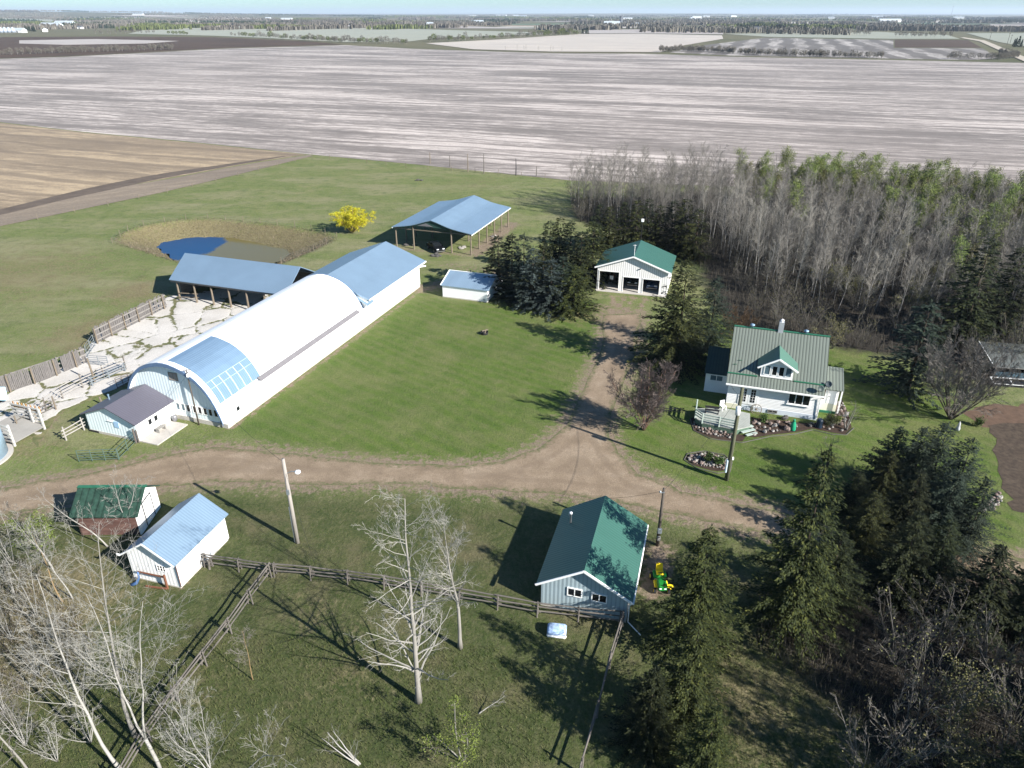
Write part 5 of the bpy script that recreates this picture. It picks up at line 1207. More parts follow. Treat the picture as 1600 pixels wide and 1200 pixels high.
SPR = [
 # base u, v, top v, radius in photo px at base, kind, label, group
 (779, 446, 368, 24, 'olive', "dark brownish spruce at left end of clump, next to pole shed posts", GR1),
 (800, 464, 365, 25, 'olive', "brown tinged spruce just behind right end of small white shed", GR1),
 (818, 472, 363, 26, 'grey', "grey green spruce with open top in the middle of the clump", GR1),
 (832, 481, 385, 24, 'blue', "pale blue green spruce on lawn edge, left of the silver blue one", GR1),
 (848, 470, 379, 24, 'palegreen', "pale green pointed spruce behind the silver blue spruce", GR1),
 (860, 486, 402, 26, 'blue', "silver blue spruce on lawn edge, bluest of the clump", GR1),
 (878, 470, 398, 20, 'grey', "slim blue green spruce top behind the front right spruce", GR1),
 (895, 487, 413, 31, 'green', "broad low green spruce at right front corner of clump", GR1),
 (858, 428, 345, 22, 'olive', "rusty topped spruce at back of clump, nearest the pole shed", GR1),
 (873, 428, 339, 22, 'green', "tall dark green spruce at back of clump, behind the rusty topped one", GR1),
 (890, 432, 345, 23, 'olive', "dense brown green spruce at back of clump, near middle", GR1),
 (906, 446, 362, 25, 'olive', "brown tipped spruce beside dark gap left of garage", GR1),
 (924, 440, 343, 30, 'palegreen', "bright green broad spruce closest to left wall of garage", GR1),
 (934, 392, 318, 20, 'dark', "spruce starting the row behind garage, at its left end", GR2),
 (950, 394, 322, 20, 'green', "spruce of the back row, second from its left end", GR2),
 (972, 392, 314, 21, 'dark', "spruce of the back row rising left of the white receiver box", GR2),
 (991, 394, 312, 21, 'green', "spruce of the back row directly behind the white receiver box", GR2),
 (1008, 392, 310, 20, 'dark', "spruce of the back row just right of the receiver box", GR2),
 (1026, 394, 320, 20, 'green', "shorter spruce above garage ridge in the back row", GR2),
 (1046, 394, 312, 22, 'dark', "spruce of the back row behind right half of garage roof", GR2),
 (1064, 400, 310, 23, 'green', "tallest looking spruce of the back row, second from right end", GR2),
 (1084, 405, 324, 22, 'palegreen', "lighter spruce ending the back row beside the bare wood", GR2),
 (1056, 572, 405, 58, 'fore', "huge spruce standing between garage and farmhouse", None),
 (1106, 548, 430, 38, 'foregrey', "blue grey spruce behind the huge one beside farmhouse", None),
 (1417, 610, 470, 44, 'grey', "dark blue grey spruce on lawn to the right of farmhouse", None),
 (1500, 535, 372, 52, 'dark', "large dark spruce at edge of bare wood on the right", None),
 (1556, 520, 385, 45, 'dark', "second dark spruce against the wood, beyond the greenhouse", None),
 (1522, 975, 855, 52, 'dark', "small spruce in front of the gravel drive on the right", GR3),
 (1588, 985, 862, 44, 'dark', "small dark spruce cut by right edge of frame", GR3),
]
def sprplace(u, v, tv, pxr, kind, lab, grp, xyz=None, h=None, wr=None):
    loc = G(u, v); h = hgt(u, v, tv) if h is None else h
    dep = loc.y * CT + CAMH * ST
    top = loc + Vector((0, 0, h))
    wr = (1.45 if grp in (GR1, GR2) else 1.28) * pxr / F * dep if wr is None else wr
    src = KIND[kind]; base = {'green': 2.9, 'grey': 2.5, 'slim': 2.2, 'fore': 3.2, 'foregrey': 3.2, 'olive': 2.2, 'blue': 2.5, 'dark': 2.9, 'foredark': 3.2, 'palegreen': 2.5}[kind]
    s = h / H0; k = wr / base
    o = place(src, used, loc, rw.uniform(0, 6.28), (k, k, s), lab, None)
    if grp: o["group"] = grp
    elif "group" in o: del o["group"]
    return o
for a in SPR: sprplace(*a)
TOPS = [ # top u, v, height, radius m, kind, label, group
 (1297, 700, 13.7, 3.6, 'fore', "tallest green spruce at left edge of foreground right clump", GR3),
 (1346, 738, 4.5, 2.2, 'foredark', "dark green spruce next to the tallest one in right clump", GR3),
 (1397, 703, 5.6, 2.3, 'fore', "yellow green spruce top rising in the middle of right clump", GR3),
 (1412, 668, 6.0, 2.9, 'foregrey', "grey blue spruce at left back of right clump, beside lawn", GR3),
 (1450, 668, 7.0, 3.2, 'foregrey', "grey blue spruce at back centre of right clump", GR3),
 (1484, 660, 7.6, 3.3, 'foregrey', "broad grey blue spruce topping the back of right clump", GR3),
 (1522, 685, 8.0, 3.1, 'foregrey', "grey green spruce nearest the dark garden plot", GR3),
 (1500, 735, 7.0, 2.9, 'foregrey', "low grey spruce tucked in front of the broad grey blue one", GR3),
 (1440, 735, 6.8, 3.1, 'foredark', "dark spruce in front of the grey blue spruces", GR3),
 (1548, 745, 7.0, 2.4, 'foregrey', "grey spruce at right end of clump above white stone heap", GR3),
 (1372, 768, 5.6, 2.7, 'fore', "green spruce in front row of right clump above shaded grass", GR3),
 (1440, 800, 7.2, 2.9, 'foredark', "dark front spruce above the twiggy thickets", GR3),
 (1490, 810, 6.5, 2.6, 'foredark', "dark spruce at right foot of clump facing the gravel drive", GR3),
 (1318, 830, 6.0, 2.9, 'foredark', "short spruce filling foot of tallest spruce in right clump", GR3),
 (1112, 822, 9.8, 3.1, 'fore', "tall lone spruce in the foreground beside ride-on mower", None),
 (1096, 962, 8.4, 2.7, 'fore', "rusty green spruce directly below the tall lone spruce", None),
 (1120, 1105, 6.5, 2.2, 'fore', "bright green spruce touching bottom edge below the lone spruce", None),
 (1025, 1045, 5.8, 2.3, 'foredark', "dark shaded spruce at bottom edge beside the thin old rail fence", None),
]
for u, v, h, wr, kind, lab, grp in TOPS:
    p = G(u, v, h); o = sprplace(0, 900, 0, 0, kind, lab, grp, h=h, wr=wr); o.location = (p.x, p.y, 0)
for i, (u, v, h) in enumerate(((1700, 1030, 8), (1760, 1140, 11), (1830, 1200, 12), (1660, 1240, 11), (1720, 1330, 12), (1560, 1330, 10))):
    o = sprplace(u, v, 0, 0, 'foredark', "spruce beyond the right edge of the foreground grove", "spruces beyond the right edge", h=h, wr=2.7)
for k in list(KIND):
    if id(KIND[k]) not in used:
        for c in list(KIND[k].children): bpy.data.objects.remove(c)
        bpy.data.objects.remove(KIND[k])

# ---- bare trees
bark_p = mat("pale_poplar_bark", (.27, .255, .23), .85, var=.2, scale=2.5, stretch=(1, 1, .35), stain=(.12, .11, .09), stainamt=.8)
twig_p = mat("pale_poplar_twigs", (.33, .315, .285), .85, var=.15, scale=2)
bark_b = mat("white_birch_bark", (.37, .355, .325), .8, var=.15, scale=3, stretch=(1, 1, .3), stain=(.10, .09, .08), stainamt=.8)
twig_b = mat("pale_birch_twigs", (.30, .29, .262), .85, var=.12, scale=2)
bark_o = mat("orange_lichen_bark", (.26, .18, .09), .9, var=.25, scale=2, stretch=(1, 1, .5), stain=(.30, .28, .25), stainamt=.7)
twig_g = mat("grey_twigs", (.20, .18, .16), .9, var=.2, scale=2)
twig_r = mat("reddish_twigs", (.16, .128, .115), .9, var=.25, scale=2)
twig_w = leafmat("wood_twigs", [(.16, .149, .130), (.25, .234, .206), (.345, .328, .295)], .9)
bark_w = leafmat("wood_trunk_bark", [(.20, .19, .175), (.36, .345, .325), (.54, .52, .49)], .9)
twig_y = mat("golden_twigs", (.55, .40, .02), .8, var=.2, scale=2)
bark_d = mat("dark_bark", (.085, .068, .055), .95, var=.3, scale=3)
def limb(r, p, d, L, r0, r1, n, wob, trop):
    pts = [Vector(p)]; d = Vector(d).normalized(); rad = [r0]
    for i in range(n):
        d = (d + Vector((r.gauss(0, wob), r.gauss(0, wob), r.gauss(0, wob) + trop))).normalized()
        pts.append(pts[-1] + d * (L / n)); rad.append(r0 + (r1 - r0) * (i + 1) / n)
    return pts, rad
def sub(r, mb, pts, rad, n, t0, ang, Lk, levels, L, spec, rmin):
    for i in range(n):
        t = t0 + (1 - t0) * (i + r.random()) / n; k = min(int(t * (len(pts) - 1)), len(pts) - 2); f = t * (len(pts) - 1) - k
        p = pts[k].lerp(pts[k + 1], f); ax_ = (pts[k + 1] - pts[k]).normalized()
        o = ax_.orthogonal().normalized(); o.rotate(Matrix.Rotation(r.uniform(0, 6.283), 3, ax_))
        a = R(r.gauss(ang, 10)); d = ax_ * math.cos(a) + o * math.sin(a)
        l = L * Lk * r.uniform(.55, 1.15) * (1.1 - .55 * t); rr_ = max(rmin, (rad[k] * (1 - f) + rad[k + 1] * f) * .40)
        q, qr = limb(r, p, d, l, rr_, max(rmin * .6, rr_ * .22), spec['seg'], spec['wob'], spec['trop'])
        mb.tube(q, qr, 4 if rr_ > .035 else 3, cap=False)
        if levels > 1: sub(r, mb, q, qr, max(2, int(spec['n2'] * r.uniform(.7, 1.3))), .2, spec['a2'], spec['k2'], levels - 1, l, spec, rmin)
        elif spec.get('tips') is not None: spec['tips'] += [x for x in q[1:]]
def bare_tree(name, label, cat, seed, h, r0, n1, lev, mbark, mtwig, lean=(0, 0), ang=58, k1=.34, t0=.22, fork=0, rmin=.007, spread=(.12, .42), n2=5, k2=.45, a2=42, wob=.13, trop=.05, seg=4, tips=None, twob=.035, leaf=None, group=None):
    r = random.Random(seed); t = thing(name, label, cat, (0, 0, 0), 0, group)
    spec = dict(seg=seg, wob=wob, trop=trop, n2=n2, k2=k2, a2=a2, tips=[] if leaf else None)
    tb_ = MB(); cb = MB(); stems = []
    if fork:
        hs_ = h * (.0 if fork > 2 else .22)
        if hs_ > 0: pts, rad = limb(r, (0, 0, 0), (lean[0], lean[1], 1), hs_, r0, r0 * .85, 3, .03, 0); tb_.tube(pts, rad, 9); b0 = pts[-1]
        else: b0 = Vector((0, 0, 0))
        for i in range(fork):
            a = 6.283 * (i + r.random() * .5) / fork; s_ = r.uniform(*spread) if fork > 2 else .28
            b1 = b0 + Vector((math.cos(a), math.sin(a), 0)) * (r0 * .6 if hs_ == 0 else 0)
            pts, rad = limb(r, b1, (math.cos(a) * s_ + lean[0], math.sin(a) * s_ + lean[1], 1), (h - hs_) * r.uniform(.8, 1.05), r0 * .6, rmin * 1.5, 9, twob * 1.6, .03); tb_.tube(pts, rad, 7); stems.append((pts, rad, n1 // fork))
    else:
        pts, rad = limb(r, (0, 0, 0), (lean[0], lean[1], 1), h, r0, rmin * 1.6, 12, twob, .012)
        rad = [r0 * 1.35] + [max(rmin * 1.5, r0 * (1 - .9 * (i / 12) ** .9)) for i in range(1, 13)]; tb_.tube(pts, rad, 9); stems.append((pts, rad, n1))
    for pts, rad, n in stems: sub(r, cb, pts, rad, n, t0, ang, k1, lev, h, spec, rmin)
    tb_.build("trunk", mbark, t, True); cb.build("crown", mtwig, t)
    if leaf:
        m, n, s_ = leaf; T = spec['tips']; rn = np.random.default_rng(seed)
        c = np.array([tuple(T[i]) for i in rn.integers(0, len(T), n)]) + rn.normal(0, .22 if h > 7 else .12, (n, 3))
        a = rn.normal(size=(n, 3)); a /= np.linalg.norm(a, axis=1)[:, None]; b = np.cross(a, rn.normal(size=(n, 3))); b /= np.linalg.norm(b, axis=1)[:, None]
        sz = s_ * rn.uniform(.5, 1.3, (n, 1)); new("foliage", quads_mesh("foliage", np.stack([c - a * sz, c - b * sz * .6, c + a * sz, c + b * sz * .6], 1), m), t)
    return t
def put(t, u, v, rz=0, s=1): t.location = G(u, v); t.rotation_euler = (0, 0, rz); t.scale = (s, s, s); return t
PT = "bare poplar"
put(bare_tree("bare_poplar", "tall bare grey poplar with white scar at base in bottom centre", "bare tree", 21, 14.0, .18, 54, 3, bark_p, twig_p, (-.006, .0), ang=64, k1=.28, t0=.12, n2=7, rmin=.0062, trop=.06), 654, 1096)
put(bare_tree("bare_poplar", "bare poplar with orange lichen trunk beside rail fence", "bare tree", 22, 10.2, .14, 32, 3, bark_p, twig_p, (-.02, .0), ang=50, k1=.34, t0=.34, n2=7, rmin=.0062, trop=.06), 719, 1012)
for (u, v, h, sd_, ln, fk, r0, lab, mb_, mt_) in (
 (190, 1205, 12.5, 31, (-.34, .05), 0, .17, "pale birch leaning left above bottom left corner", bark_b, twig_b),
 (211, 1150, 14.0, 32, (-.10, .02), 0, .19, "dark trunked birch with long side limbs by the lower fence", bark_p, twig_b),
 (252, 1205, 12.0, 33, (-.03, .04), 2, .17, "forked white birch crossing in front of the branching fence", bark_b, twig_b),
 (352, 1250, 7.5, 34, (.0, .0), 3, .11, "small many forked pale birch at bottom left centre", bark_b, twig_b),
 (168, 854, 5.8, 35, (-.28, -.05), 0, .10, "thin white birch in front of brown shed, left one", bark_b, twig_b),
 (206, 833, 5.6, 36, (-.10, .02), 2, .12, "forked birch hiding middle of brown shed", bark_b, twig_b),
 (114, 936, 6.0, 37, (-.08, .0), 0, .09, "slim bent birch left of white shed", bark_b, twig_b),
 (84, 890, 5.5, 38, (-.06, .0), 0, .08, "slim birch in scrub at left side, furthest up", bark_b, twig_b),
 (20, 880, 6.5, 39, (.05, .0), 3, .09, "clump of pale birch stems at left edge", bark_p, twig_b),
 (98, 940, 5.2, 40, (-.22, .06), 0, .10, "dark trunked bare tree with orange base by slim birch", bark_o, twig_g),
 (60, 1230, 9.0, 41, (-.1, .0), 0, .12, "grey bare tree at bottom left corner", bark_p, twig_g),
 (395, 1062, 4.2, 42, (.0, .0), 0, .06, "small bare sapling with orange foot near branching fence", bark_o, twig_g)):
    put(bare_tree("bare_birch", lab, "bare tree", sd_, h, r0 * .60, 30 if h > 7 else 18, 3, mb_, mt_, ln, ang=56, k1=.38, t0=.3 if h > 7 else .4, fork=fk, n2=6, rmin=.0058, twob=.06), u, v)
brush_ = [bare_tree("bare_brush", "bare brush", "bush", 170 + i, (4.6, 3.4, 5.2)[i], .045, 44, 3, bark_b, twig_b, fork=(4, 6, 3)[i], spread=(.1, .6), ang=46, k1=.36, t0=.2, n2=5, rmin=.0058) for i in range(3)]
ub_ = set()
for i, (u, v) in enumerate(((18, 1000), (62, 1058), (112, 1105), (8, 1115), (142, 1160), (58, 965), (24, 930), (96, 1010), (292, 1160), (150, 1050), (40, 1165), (205, 1100), (-20, 1060), (90, 1190), (330, 1210))):
    place(brush_[i % 3], ub_, G(u, v), i * 1.3, [.8 + .06 * (i % 6)] * 3, "pale bare brush stems in the tangled thicket at lower left", "bare brush in the lower left thicket")
budg = leafmat("spring_leaf_buds", [(.09, .13, .025), (.16, .21, .04), (.24, .29, .06)], .7, scale=.8)
budw = leafmat('pale_green_buds', [(.12, .165, .04), (.19, .235, .06), (.27, .31, .09)], .8, scale=.8)
budo = leafmat("olive_leaf_buds", [(.10, .10, .04), (.16, .155, .06), (.24, .22, .10)], .8, scale=.8)
put(bare_tree("budding_bush", "loose bush breaking into green leaf at bottom centre", "bush", 51, 3.6, .07, 26, 3, bark_p, twig_g, fork=4, ang=45, k1=.4, t0=.2, leaf=(budg, 2600, .05)), 722, 1190)
put(bare_tree("budding_bush", "green leafing bush in scrub beside brown shed", "bush", 52, 3.4, .06, 24, 3, bark_p, twig_g, fork=4, ang=45, k1=.4, t0=.2, leaf=(budg, 2200, .05)), 70, 868)
put(bare_tree("dead_branch", "pile of pale dead branches at bottom of frame", "branches", 53, 2.6, .08, 14, 2, bark_b, twig_b, (-1.2, .4), ang=50, k1=.5, t0=.1, fork=3), 562, 1195)
put(bare_tree("dead_branch", "fallen pale twig lying below workshop grass", "branches", 54, 1.8, .04, 8, 2, bark_b, twig_b, (1.8, .7), ang=40, k1=.5, t0=.2), 748, 1115)
# near the house
put(bare_tree("red_twigged_tree", "round red twigged bare tree on lawn left of farmhouse deck", "bare tree", 61, 6.6, .085, 380, 3, mat("reddish_bark", (.20, .12, .09), .9, var=.3), twig_r, fork=14, spread=(.1, 1.0), ang=36, k1=.27, t0=.22, n2=9, k2=.55, a2=32, trop=.04, rmin=.011), 1006, 672)
put(bare_tree("bare_apple_tree", "small gnarled apple tree at right end of flower bed", "bare tree", 62, 2.8, .11, 20, 3, bark_p, twig_g, fork=3, ang=60, k1=.45, t0=.3, wob=.25), 1322, 672)
put(bare_tree("bare_apple_tree", "dark spreading apple tree on shaded lawn before farmhouse", "bare tree", 63, 3.2, .13, 24, 3, bark_d, twig_g, fork=3, ang=65, k1=.5, t0=.3, wob=.25), 1290, 735)
put(bare_tree("bare_maple", "dense round grey bare tree between spruces and greenhouse", "bare tree", 64, 8.4, .13, 300, 3, bark_d, twig_g, fork=13, spread=(.1, 1.0), ang=34, k1=.27, t0=.25, n2=9, k2=.55, a2=34, rmin=.011), 1485, 655)
put(bare_tree("round_shrub", "rounded brown shrub behind left corner of farmhouse", "bush", 65, 3.8, .04, 260, 3, bark_d, mat("brown_twigs", (.16, .105, .06), .9, var=.25), fork=12, spread=(.2, 1.3), ang=32, k1=.36, t0=.2, n2=8, k2=.5, a2=35, rmin=.009), 1148, 530)
put(bare_tree("round_shrub", "dark round shrub by farmhouse porch", "bush", 66, 1.3, .03, 60, 2, bark_d, twig_g, fork=8, ang=35, k1=.5, t0=.1, rmin=.01, leaf=(leafmat("dark_shrub_leaf", [(.02, .03, .008), (.04, .05, .014), (.06, .07, .02)]), 1500, .05)), 1292, 668)
put(bare_tree("garden_plant", "fresh green plant at porch end of flower bed", "plant", 67, .8, .02, 24, 2, bark_d, twig_g, fork=6, ang=40, k1=.5, t0=.1, rmin=.008, leaf=(budg, 900, .05)), 1306, 663)
for i, (u, v, lab) in enumerate(((1106, 722, "green juniper in middle of oval rock bed"), (1122, 727, "low green plant at right of oval rock bed"), (1527, 666, "leafy green perennial beside garden ornament"), (1192, 660, "small green plant by the boulder near deck steps"))):
    put(bare_tree("garden_plant", lab, "plant", 70 + i, .75, .02, 24, 2, bark_d, twig_g, fork=6, ang=45, k1=.6, t0=.1, rmin=.008, leaf=(leafmat("garden_leaf", [(.03, .06, .012), (.06, .10, .02), (.10, .15, .04)]), 900, .06)), u, v)
put(bare_tree("golden_willow", "bright yellow willow alone on green pasture", "willow", 68, 5.2, .16, 260, 3, mat("willow_bark", (.36, .27, .10), .9), twig_y, fork=14, spread=(.1, 1.05), ang=46, k1=.30, t0=.25, n2=6, k2=.5, a2=45, trop=-.02, rmin=.010, leaf=(leafmat("golden_willow_buds", [(.30, .28, .010), (.50, .46, .018), (.68, .64, .06)], .7), 20000, .065)), 551, 363).scale = (1.15, 1.15, .84)

# ---- the wood behind the house: a few kinds, copied
twig_sh = leafmat('shrub_twigs', [(.085, .078, .068), (.14, .13, .115), (.215, .20, .18)], .9)
WK = []
for i in range(7):
    WK.append(bare_tree("bare_aspen", "bare aspen", "bare tree", 100 + i, (9.5, 10.5, 8.2, 11, 9, 7.5, 10)[i], .066, 34 + i % 3 * 5, 2, bark_w, twig_w, (rw.uniform(-.13, .13), rw.uniform(-.10, .10)), ang=38, k1=.25, t0=.30, n2=12, k2=.55, a2=36, rmin=.0105, twob=.045, seg=3))
BK = [bare_tree("budding_aspen", "aspen in green bud", "tree", 120 + i, (8.5, 9.5, 7.5)[i], .065, 24, 2, bark_w, twig_w, ang=40, k1=.30, t0=.3, n2=8, k2=.5, a2=36, rmin=.011, seg=3, leaf=((budw, budw, budo)[i], (4200, 3600, 3400)[i], .075)) for i in range(3)]
SK = [bare_tree("bare_shrub", "bare shrub", "bush", 130 + i, 4.0, .038, 70, 2, twig_sh, twig_sh, fork=9, spread=(.15, .8), ang=34, k1=.36, t0=.15, n2=9, k2=.5, a2=36, rmin=.010, seg=3, leaf=(budo, (300, 3000)[i % 2], .055)) for i in range(2)]
us = set(); rt = random.Random(77)
def scatter(poly, n, mind, seed, avoid=()):
    r = random.Random(seed); lo_, hi_ = poly.min(0), poly.max(0); out = []; cell = {}; k = 0
    while len(out) < n and k < n * 60:
        k += 1; x, y = r.uniform(lo_[0], hi_[0]), r.uniform(lo_[1], hi_[1])
        if not inside(np.array([[x, y]]), poly)[0]: continue
        if any(math.hypot(x - a, y - b) < c for a, b, c in avoid): continue
        key = (int(x / mind), int(y / mind))
        if any(math.hypot(x - a, y - b) < mind for dx in (-1, 0, 1) for dy in (-1, 0, 1) for a, b in cell.get((key[0] + dx, key[1] + dy), ())): continue
        cell.setdefault(key, []).append((x, y)); out.append((x, y))
    return out
WD = PX([(885, 318), (960, 312), (1100, 310), (1300, 318), (1500, 328), (1700, 345), (1900, 600), (1640, 545), (1540, 505), (1450, 500), (1330, 495), (1195, 460), (1150, 420), (1112, 385), (915, 340)])
av = [(*G(1500, 535)[:2], 5), (*G(1556, 520)[:2], 5)]
pts = scatter(WD, 900, 1.7, 5, av)
edgepoly = PX([(1130, 308), (1300, 316), (1500, 326), (1700, 343), (1800, 385), (1600, 375), (1480, 362), (1300, 345), (1150, 326)])
def vis_key(p):  # nearest first
    return math.hypot(p[0], p[1])
pts.sort(key=vis_key)
bud = [p for p in pts if inside(np.array([p]), edgepoly)[0] or (rt.random() < (.26 if p[0] > 75 and p[1] > 105 else .05) and p[0] > 45)]
rest = [p for p in pts if p not in set(bud)]
for p in bud[:200]:
    place(BK[rt.randrange(3)], us, (p[0], p[1], 0), rt.uniform(0, 6.28), [rt.uniform(.8, 1.15)] * 3, "slim aspen in fresh green bud at the far side of the bare wood", "budding aspens at the far edge of the wood")
for p in rest[:285]:
    place(WK[rt.randrange(7)], us, (p[0], p[1], 0), rt.uniform(0, 6.28), [rt.uniform(.62, 1.15)] * 3, "slim bare aspen in the dense grey wood behind farmhouse and garage", "bare aspens in the wood")
def merge_copies(name, src_list, spots, seed, m, sc=(.75, 1.15)):
    "many copies of small trees in one mesh, for the mass that cannot be counted"
    r = random.Random(seed); bm = {}
    Vs, Fs, Ms, off = [], [], [], 0
    data = []
    for s in src_list:
        for c in s.children:
            if c.type != 'MESH': continue
            me = c.data; v = np.empty(len(me.vertices) * 3, np.float32); me.vertices.foreach_get("co", v)
            lt = np.empty(len(me.polygons), np.int32); me.polygons.foreach_get("loop_total", lt); ls = np.empty(len(me.loops), np.int32); me.loops.foreach_get("vertex_index", ls)
            data.append((s, c.name.split('.')[0], v.reshape(-1, 3), lt, ls))
    LT, LS = [], []
    for x, y in spots:
        s = r.choice(src_list); a = r.uniform(0, 6.28); k = r.uniform(*sc); ca, sa = math.cos(a) * k, math.sin(a) * k
        for q, nm, v, lt, ls in data:
            if q is not s: continue
            w_ = np.empty_like(v); w_[:, 0] = v[:, 0] * ca - v[:, 1] * sa + x; w_[:, 1] = v[:, 0] * sa + v[:, 1] * ca + y; w_[:, 2] = v[:, 2] * k
            Vs.append(w_); LT.append(lt); LS.append(ls + off); off += len(v); Ms.append(np.full(len(lt), {'trunk': 0, 'crown': 1, 'foliage': 2}[nm], np.int32))
    V = np.concatenate(Vs); lt = np.concatenate(LT); ls = np.concatenate(LS)
    me = bpy.data.meshes.new(name); me.vertices.add(len(V)); me.vertices.foreach_set("co", V.ravel()); me.loops.add(len(ls)); me.loops.foreach_set("vertex_index", ls)
    me.polygons.add(len(lt)); me.polygons.foreach_set("loop_start", np.concatenate([[0], np.cumsum(lt)[:-1]]).astype(np.int32))
    for x in m: me.materials.append(x)
    me.polygons.foreach_set("material_index", np.concatenate(Ms)); me.update(calc_edges=True)
    o = new(name, me); tag(o, kind="stuff"); return o
merge_copies("aspen_wood", WK, rest[285:], 9, [bark_w, twig_w, budo])
merge_copies("brush", SK[:1], scatter(WOODS, 260, 2.2, 15), 10, [twig_sh, twig_sh, budo])
put(bare_tree("dead_tree", "forked silvery dead tree leaning out of the wood at right", "bare tree", 160, 8.5, .22, 30, 3, bark_p, twig_p, (.05, 0), fork=2, ang=55, k1=.36, t0=.3, n2=7, rmin=.012), 1490, 428)
put(bare_tree("budding_tree", "rounded tan budding tree above the dead forked tree in the wood", "tree", 161, 9.0, .2, 60, 3, bark_d, twig_g, fork=6, spread=(.1, .7), ang=40, k1=.32, t0=.4, n2=7, rmin=.01, leaf=(budo, 5000, .10)), 1512, 352)
put(bare_tree("bare_poplar", "taller leaning bare tree with dark stem poking above the far side of the wood", "bare tree", 162, 12.5, .14, 26, 3, bark_w, twig_w, (.06, 0), ang=40, k1=.25, t0=.4, n2=6, rmin=.012), 1100, 330)
# shrubs in the undergrowth, a countable few and a mass
shr = [(1328, 470, "olive budding shrub in the wood above farmhouse ridge", 1), (1300, 455, "pale olive shrub beside brown thicket in the wood", 1), (1440, 470, "yellow green shrub in front of the large dark spruce", 1), (1425, 495, "yellow green shrub near dark blue grey spruce", 1), (1465, 450, "loose yellow green shrub deep in the wood", 1), (1218, 515, "grey bare shrub directly behind farmhouse chimney", 0), (1250, 520, "grey bare shrub behind right end of farmhouse ridge", 0), (1300, 545, "yellowish shrub at right of farmhouse roof", 1), (1560, 570, "tan bare shrub above the greenhouse", 0), (1590, 560, "brown bare shrub above greenhouse at right edge", 0), (1530, 560, "grey tan shrub by greenhouse corner", 0),
       (905, 335, "brown bare thicket at left end of the wood", 0), (925, 320, "bare thicket behind the leftmost back row spruce", 0),
       (1400, 1040, "large grey shrub below right spruce clump", 0), (1470, 1010, "pale grey shrub in shade at right", 0), (1540, 1050, "dense grey thicket at lower right", 0), (1500, 1130, "pale tipped shrub near bottom right corner", 1), (1400, 1190, "grey shrub at bottom right with bare top", 0), (1580, 1140, "dark thicket at right edge bottom", 0), (1440, 1110, "twiggy shrub between the pale tipped shrubs", 0), (1350, 1230, "low grey shrub at bottom edge", 0), (1480, 1220, "budding shrub at bottom edge right", 1), (1440, 960, "grey shrub against foot of yellow green spruce", 0), (1560, 1230, "shrub in bottom right corner", 0)]
for u, v, lab, k in shr:
    s_ = rt.uniform(.85, 1.15); place(SK[k], us, G(u, v), rt.uniform(0, 6.28), (s_ * 1.15, s_ * 1.15, s_), lab, "shrubs in the undergrowth")
def twig_mass(name, poly, n, h0, h1, m, seed, w_=.035, lean=.35):
    r = np.random.default_rng(seed); P_ = []
    lo_, hi_ = poly.min(0), poly.max(0); p = r.uniform(lo_, hi_, (int(n * 2.2), 2)); p = p[inside(p, poly)][:n]; k = len(p)
    h = r.uniform(h0, h1, k); a = r.uniform(0, 6.28, k); b = np.stack([np.cos(a), np.sin(a)], 1) * w_
    tip = p + r.normal(0, lean, (k, 2)) * h[:, None] * .6
    A = np.column_stack([p - b, np.zeros(k)]); B = np.column_stack([p + b, np.zeros(k)]); C = np.column_stack([tip, h])
    me = quads_mesh(name, np.stack([A, B, C], 1), m, n=3); o = new(name, me); tag(o, kind="stuff"); return o
und = leafmat("undergrowth_twigs", [(.040, .035, .028), (.080, .070, .056), (.14, .125, .10)], .95, scale=.3)
twig_mass("undergrowth", WOODS, 26000, .5, 2.2, und, 3, .03)
twig_mass("undergrowth", GROVE, 9000, .3, 1.5, und, 4, .02)
dryg = leafmat("dry_grass_blades", [(.22, .17, .085), (.36, .29, .165), (.52, .45, .30)], .95, scale=.4)
def ring(poly, n, seed, m, h0, h1, name="dry_grass"):
    return twig_mass(name, poly, n, h0, h1, m, seed, .02, .5)
ring(PX([(-20, 868), (50, 875), (110, 935), (150, 1000), (120, 1060), (40, 1090), (-40, 1080), (-120, 960)]), 4500, 8, leafmat('grey_brush_blades', [(.12, .10, .075), (.20, .175, .135), (.30, .27, .21)], .95, scale=.4), .1, .45)
ring(PX([(60, 1060), (330, 990), (640, 1000), (780, 1010), (860, 1100), (860, 1260), (0, 1300), (-60, 1150)]), 14000, 12, leafmat("rough_grass_blades", [(.06, .08, .022), (.10, .105, .04), (.17, .16, .08)], .95, scale=.25), .06, .28, "rough_grass")
ring(PX([(1110, 1000), (1250, 980), (1400, 1080), (1380, 1260), (1100, 1260)]), 7000, 13, leafmat("rough_grass_blades_dull", [(.06, .07, .025), (.10, .095, .045), (.16, .145, .085)], .95, scale=.25), .05, .25, "rough_grass")
# pond bank reeds on the slope itself
def bank_grass(n, seed):
    r = np.random.default_rng(seed); lo_, hi_ = POND.min(0) - 1, POND.max(0) + 1; p = r.uniform(lo_, hi_, (n * 5, 2)); a, b = sdf(p, POND), sdf(p, WATER)
    p = p[(a > -.8) & (b < -.05)][:n]; a, b = sdf(p, POND), sdf(p, WATER); k = len(p)
    z = np.where(a > 0, -np.clip(a / np.maximum(a - np.minimum(b, 0), .01), 0, 1) ** .8 * (abs(WATERZ) + .05), 0); h = r.uniform(.08, .36, k); q = r.uniform(0, 6.28, k); w_ = np.stack([np.cos(q), np.sin(q)], 1) * .035; tip = p + r.normal(0, .18, (k, 2))
    o = new("dry_grass", quads_mesh("dry_grass", np.stack([np.column_stack([p - w_, z]), np.column_stack([p + w_, z]), np.column_stack([tip, z + h])], 1), leafmat("bank_reeds", [(.10, .082, .055), (.19, .155, .105), (.31, .26, .185)], .95, scale=.4), n=3)); tag(o, kind="stuff")
bank_grass(7000, 5)
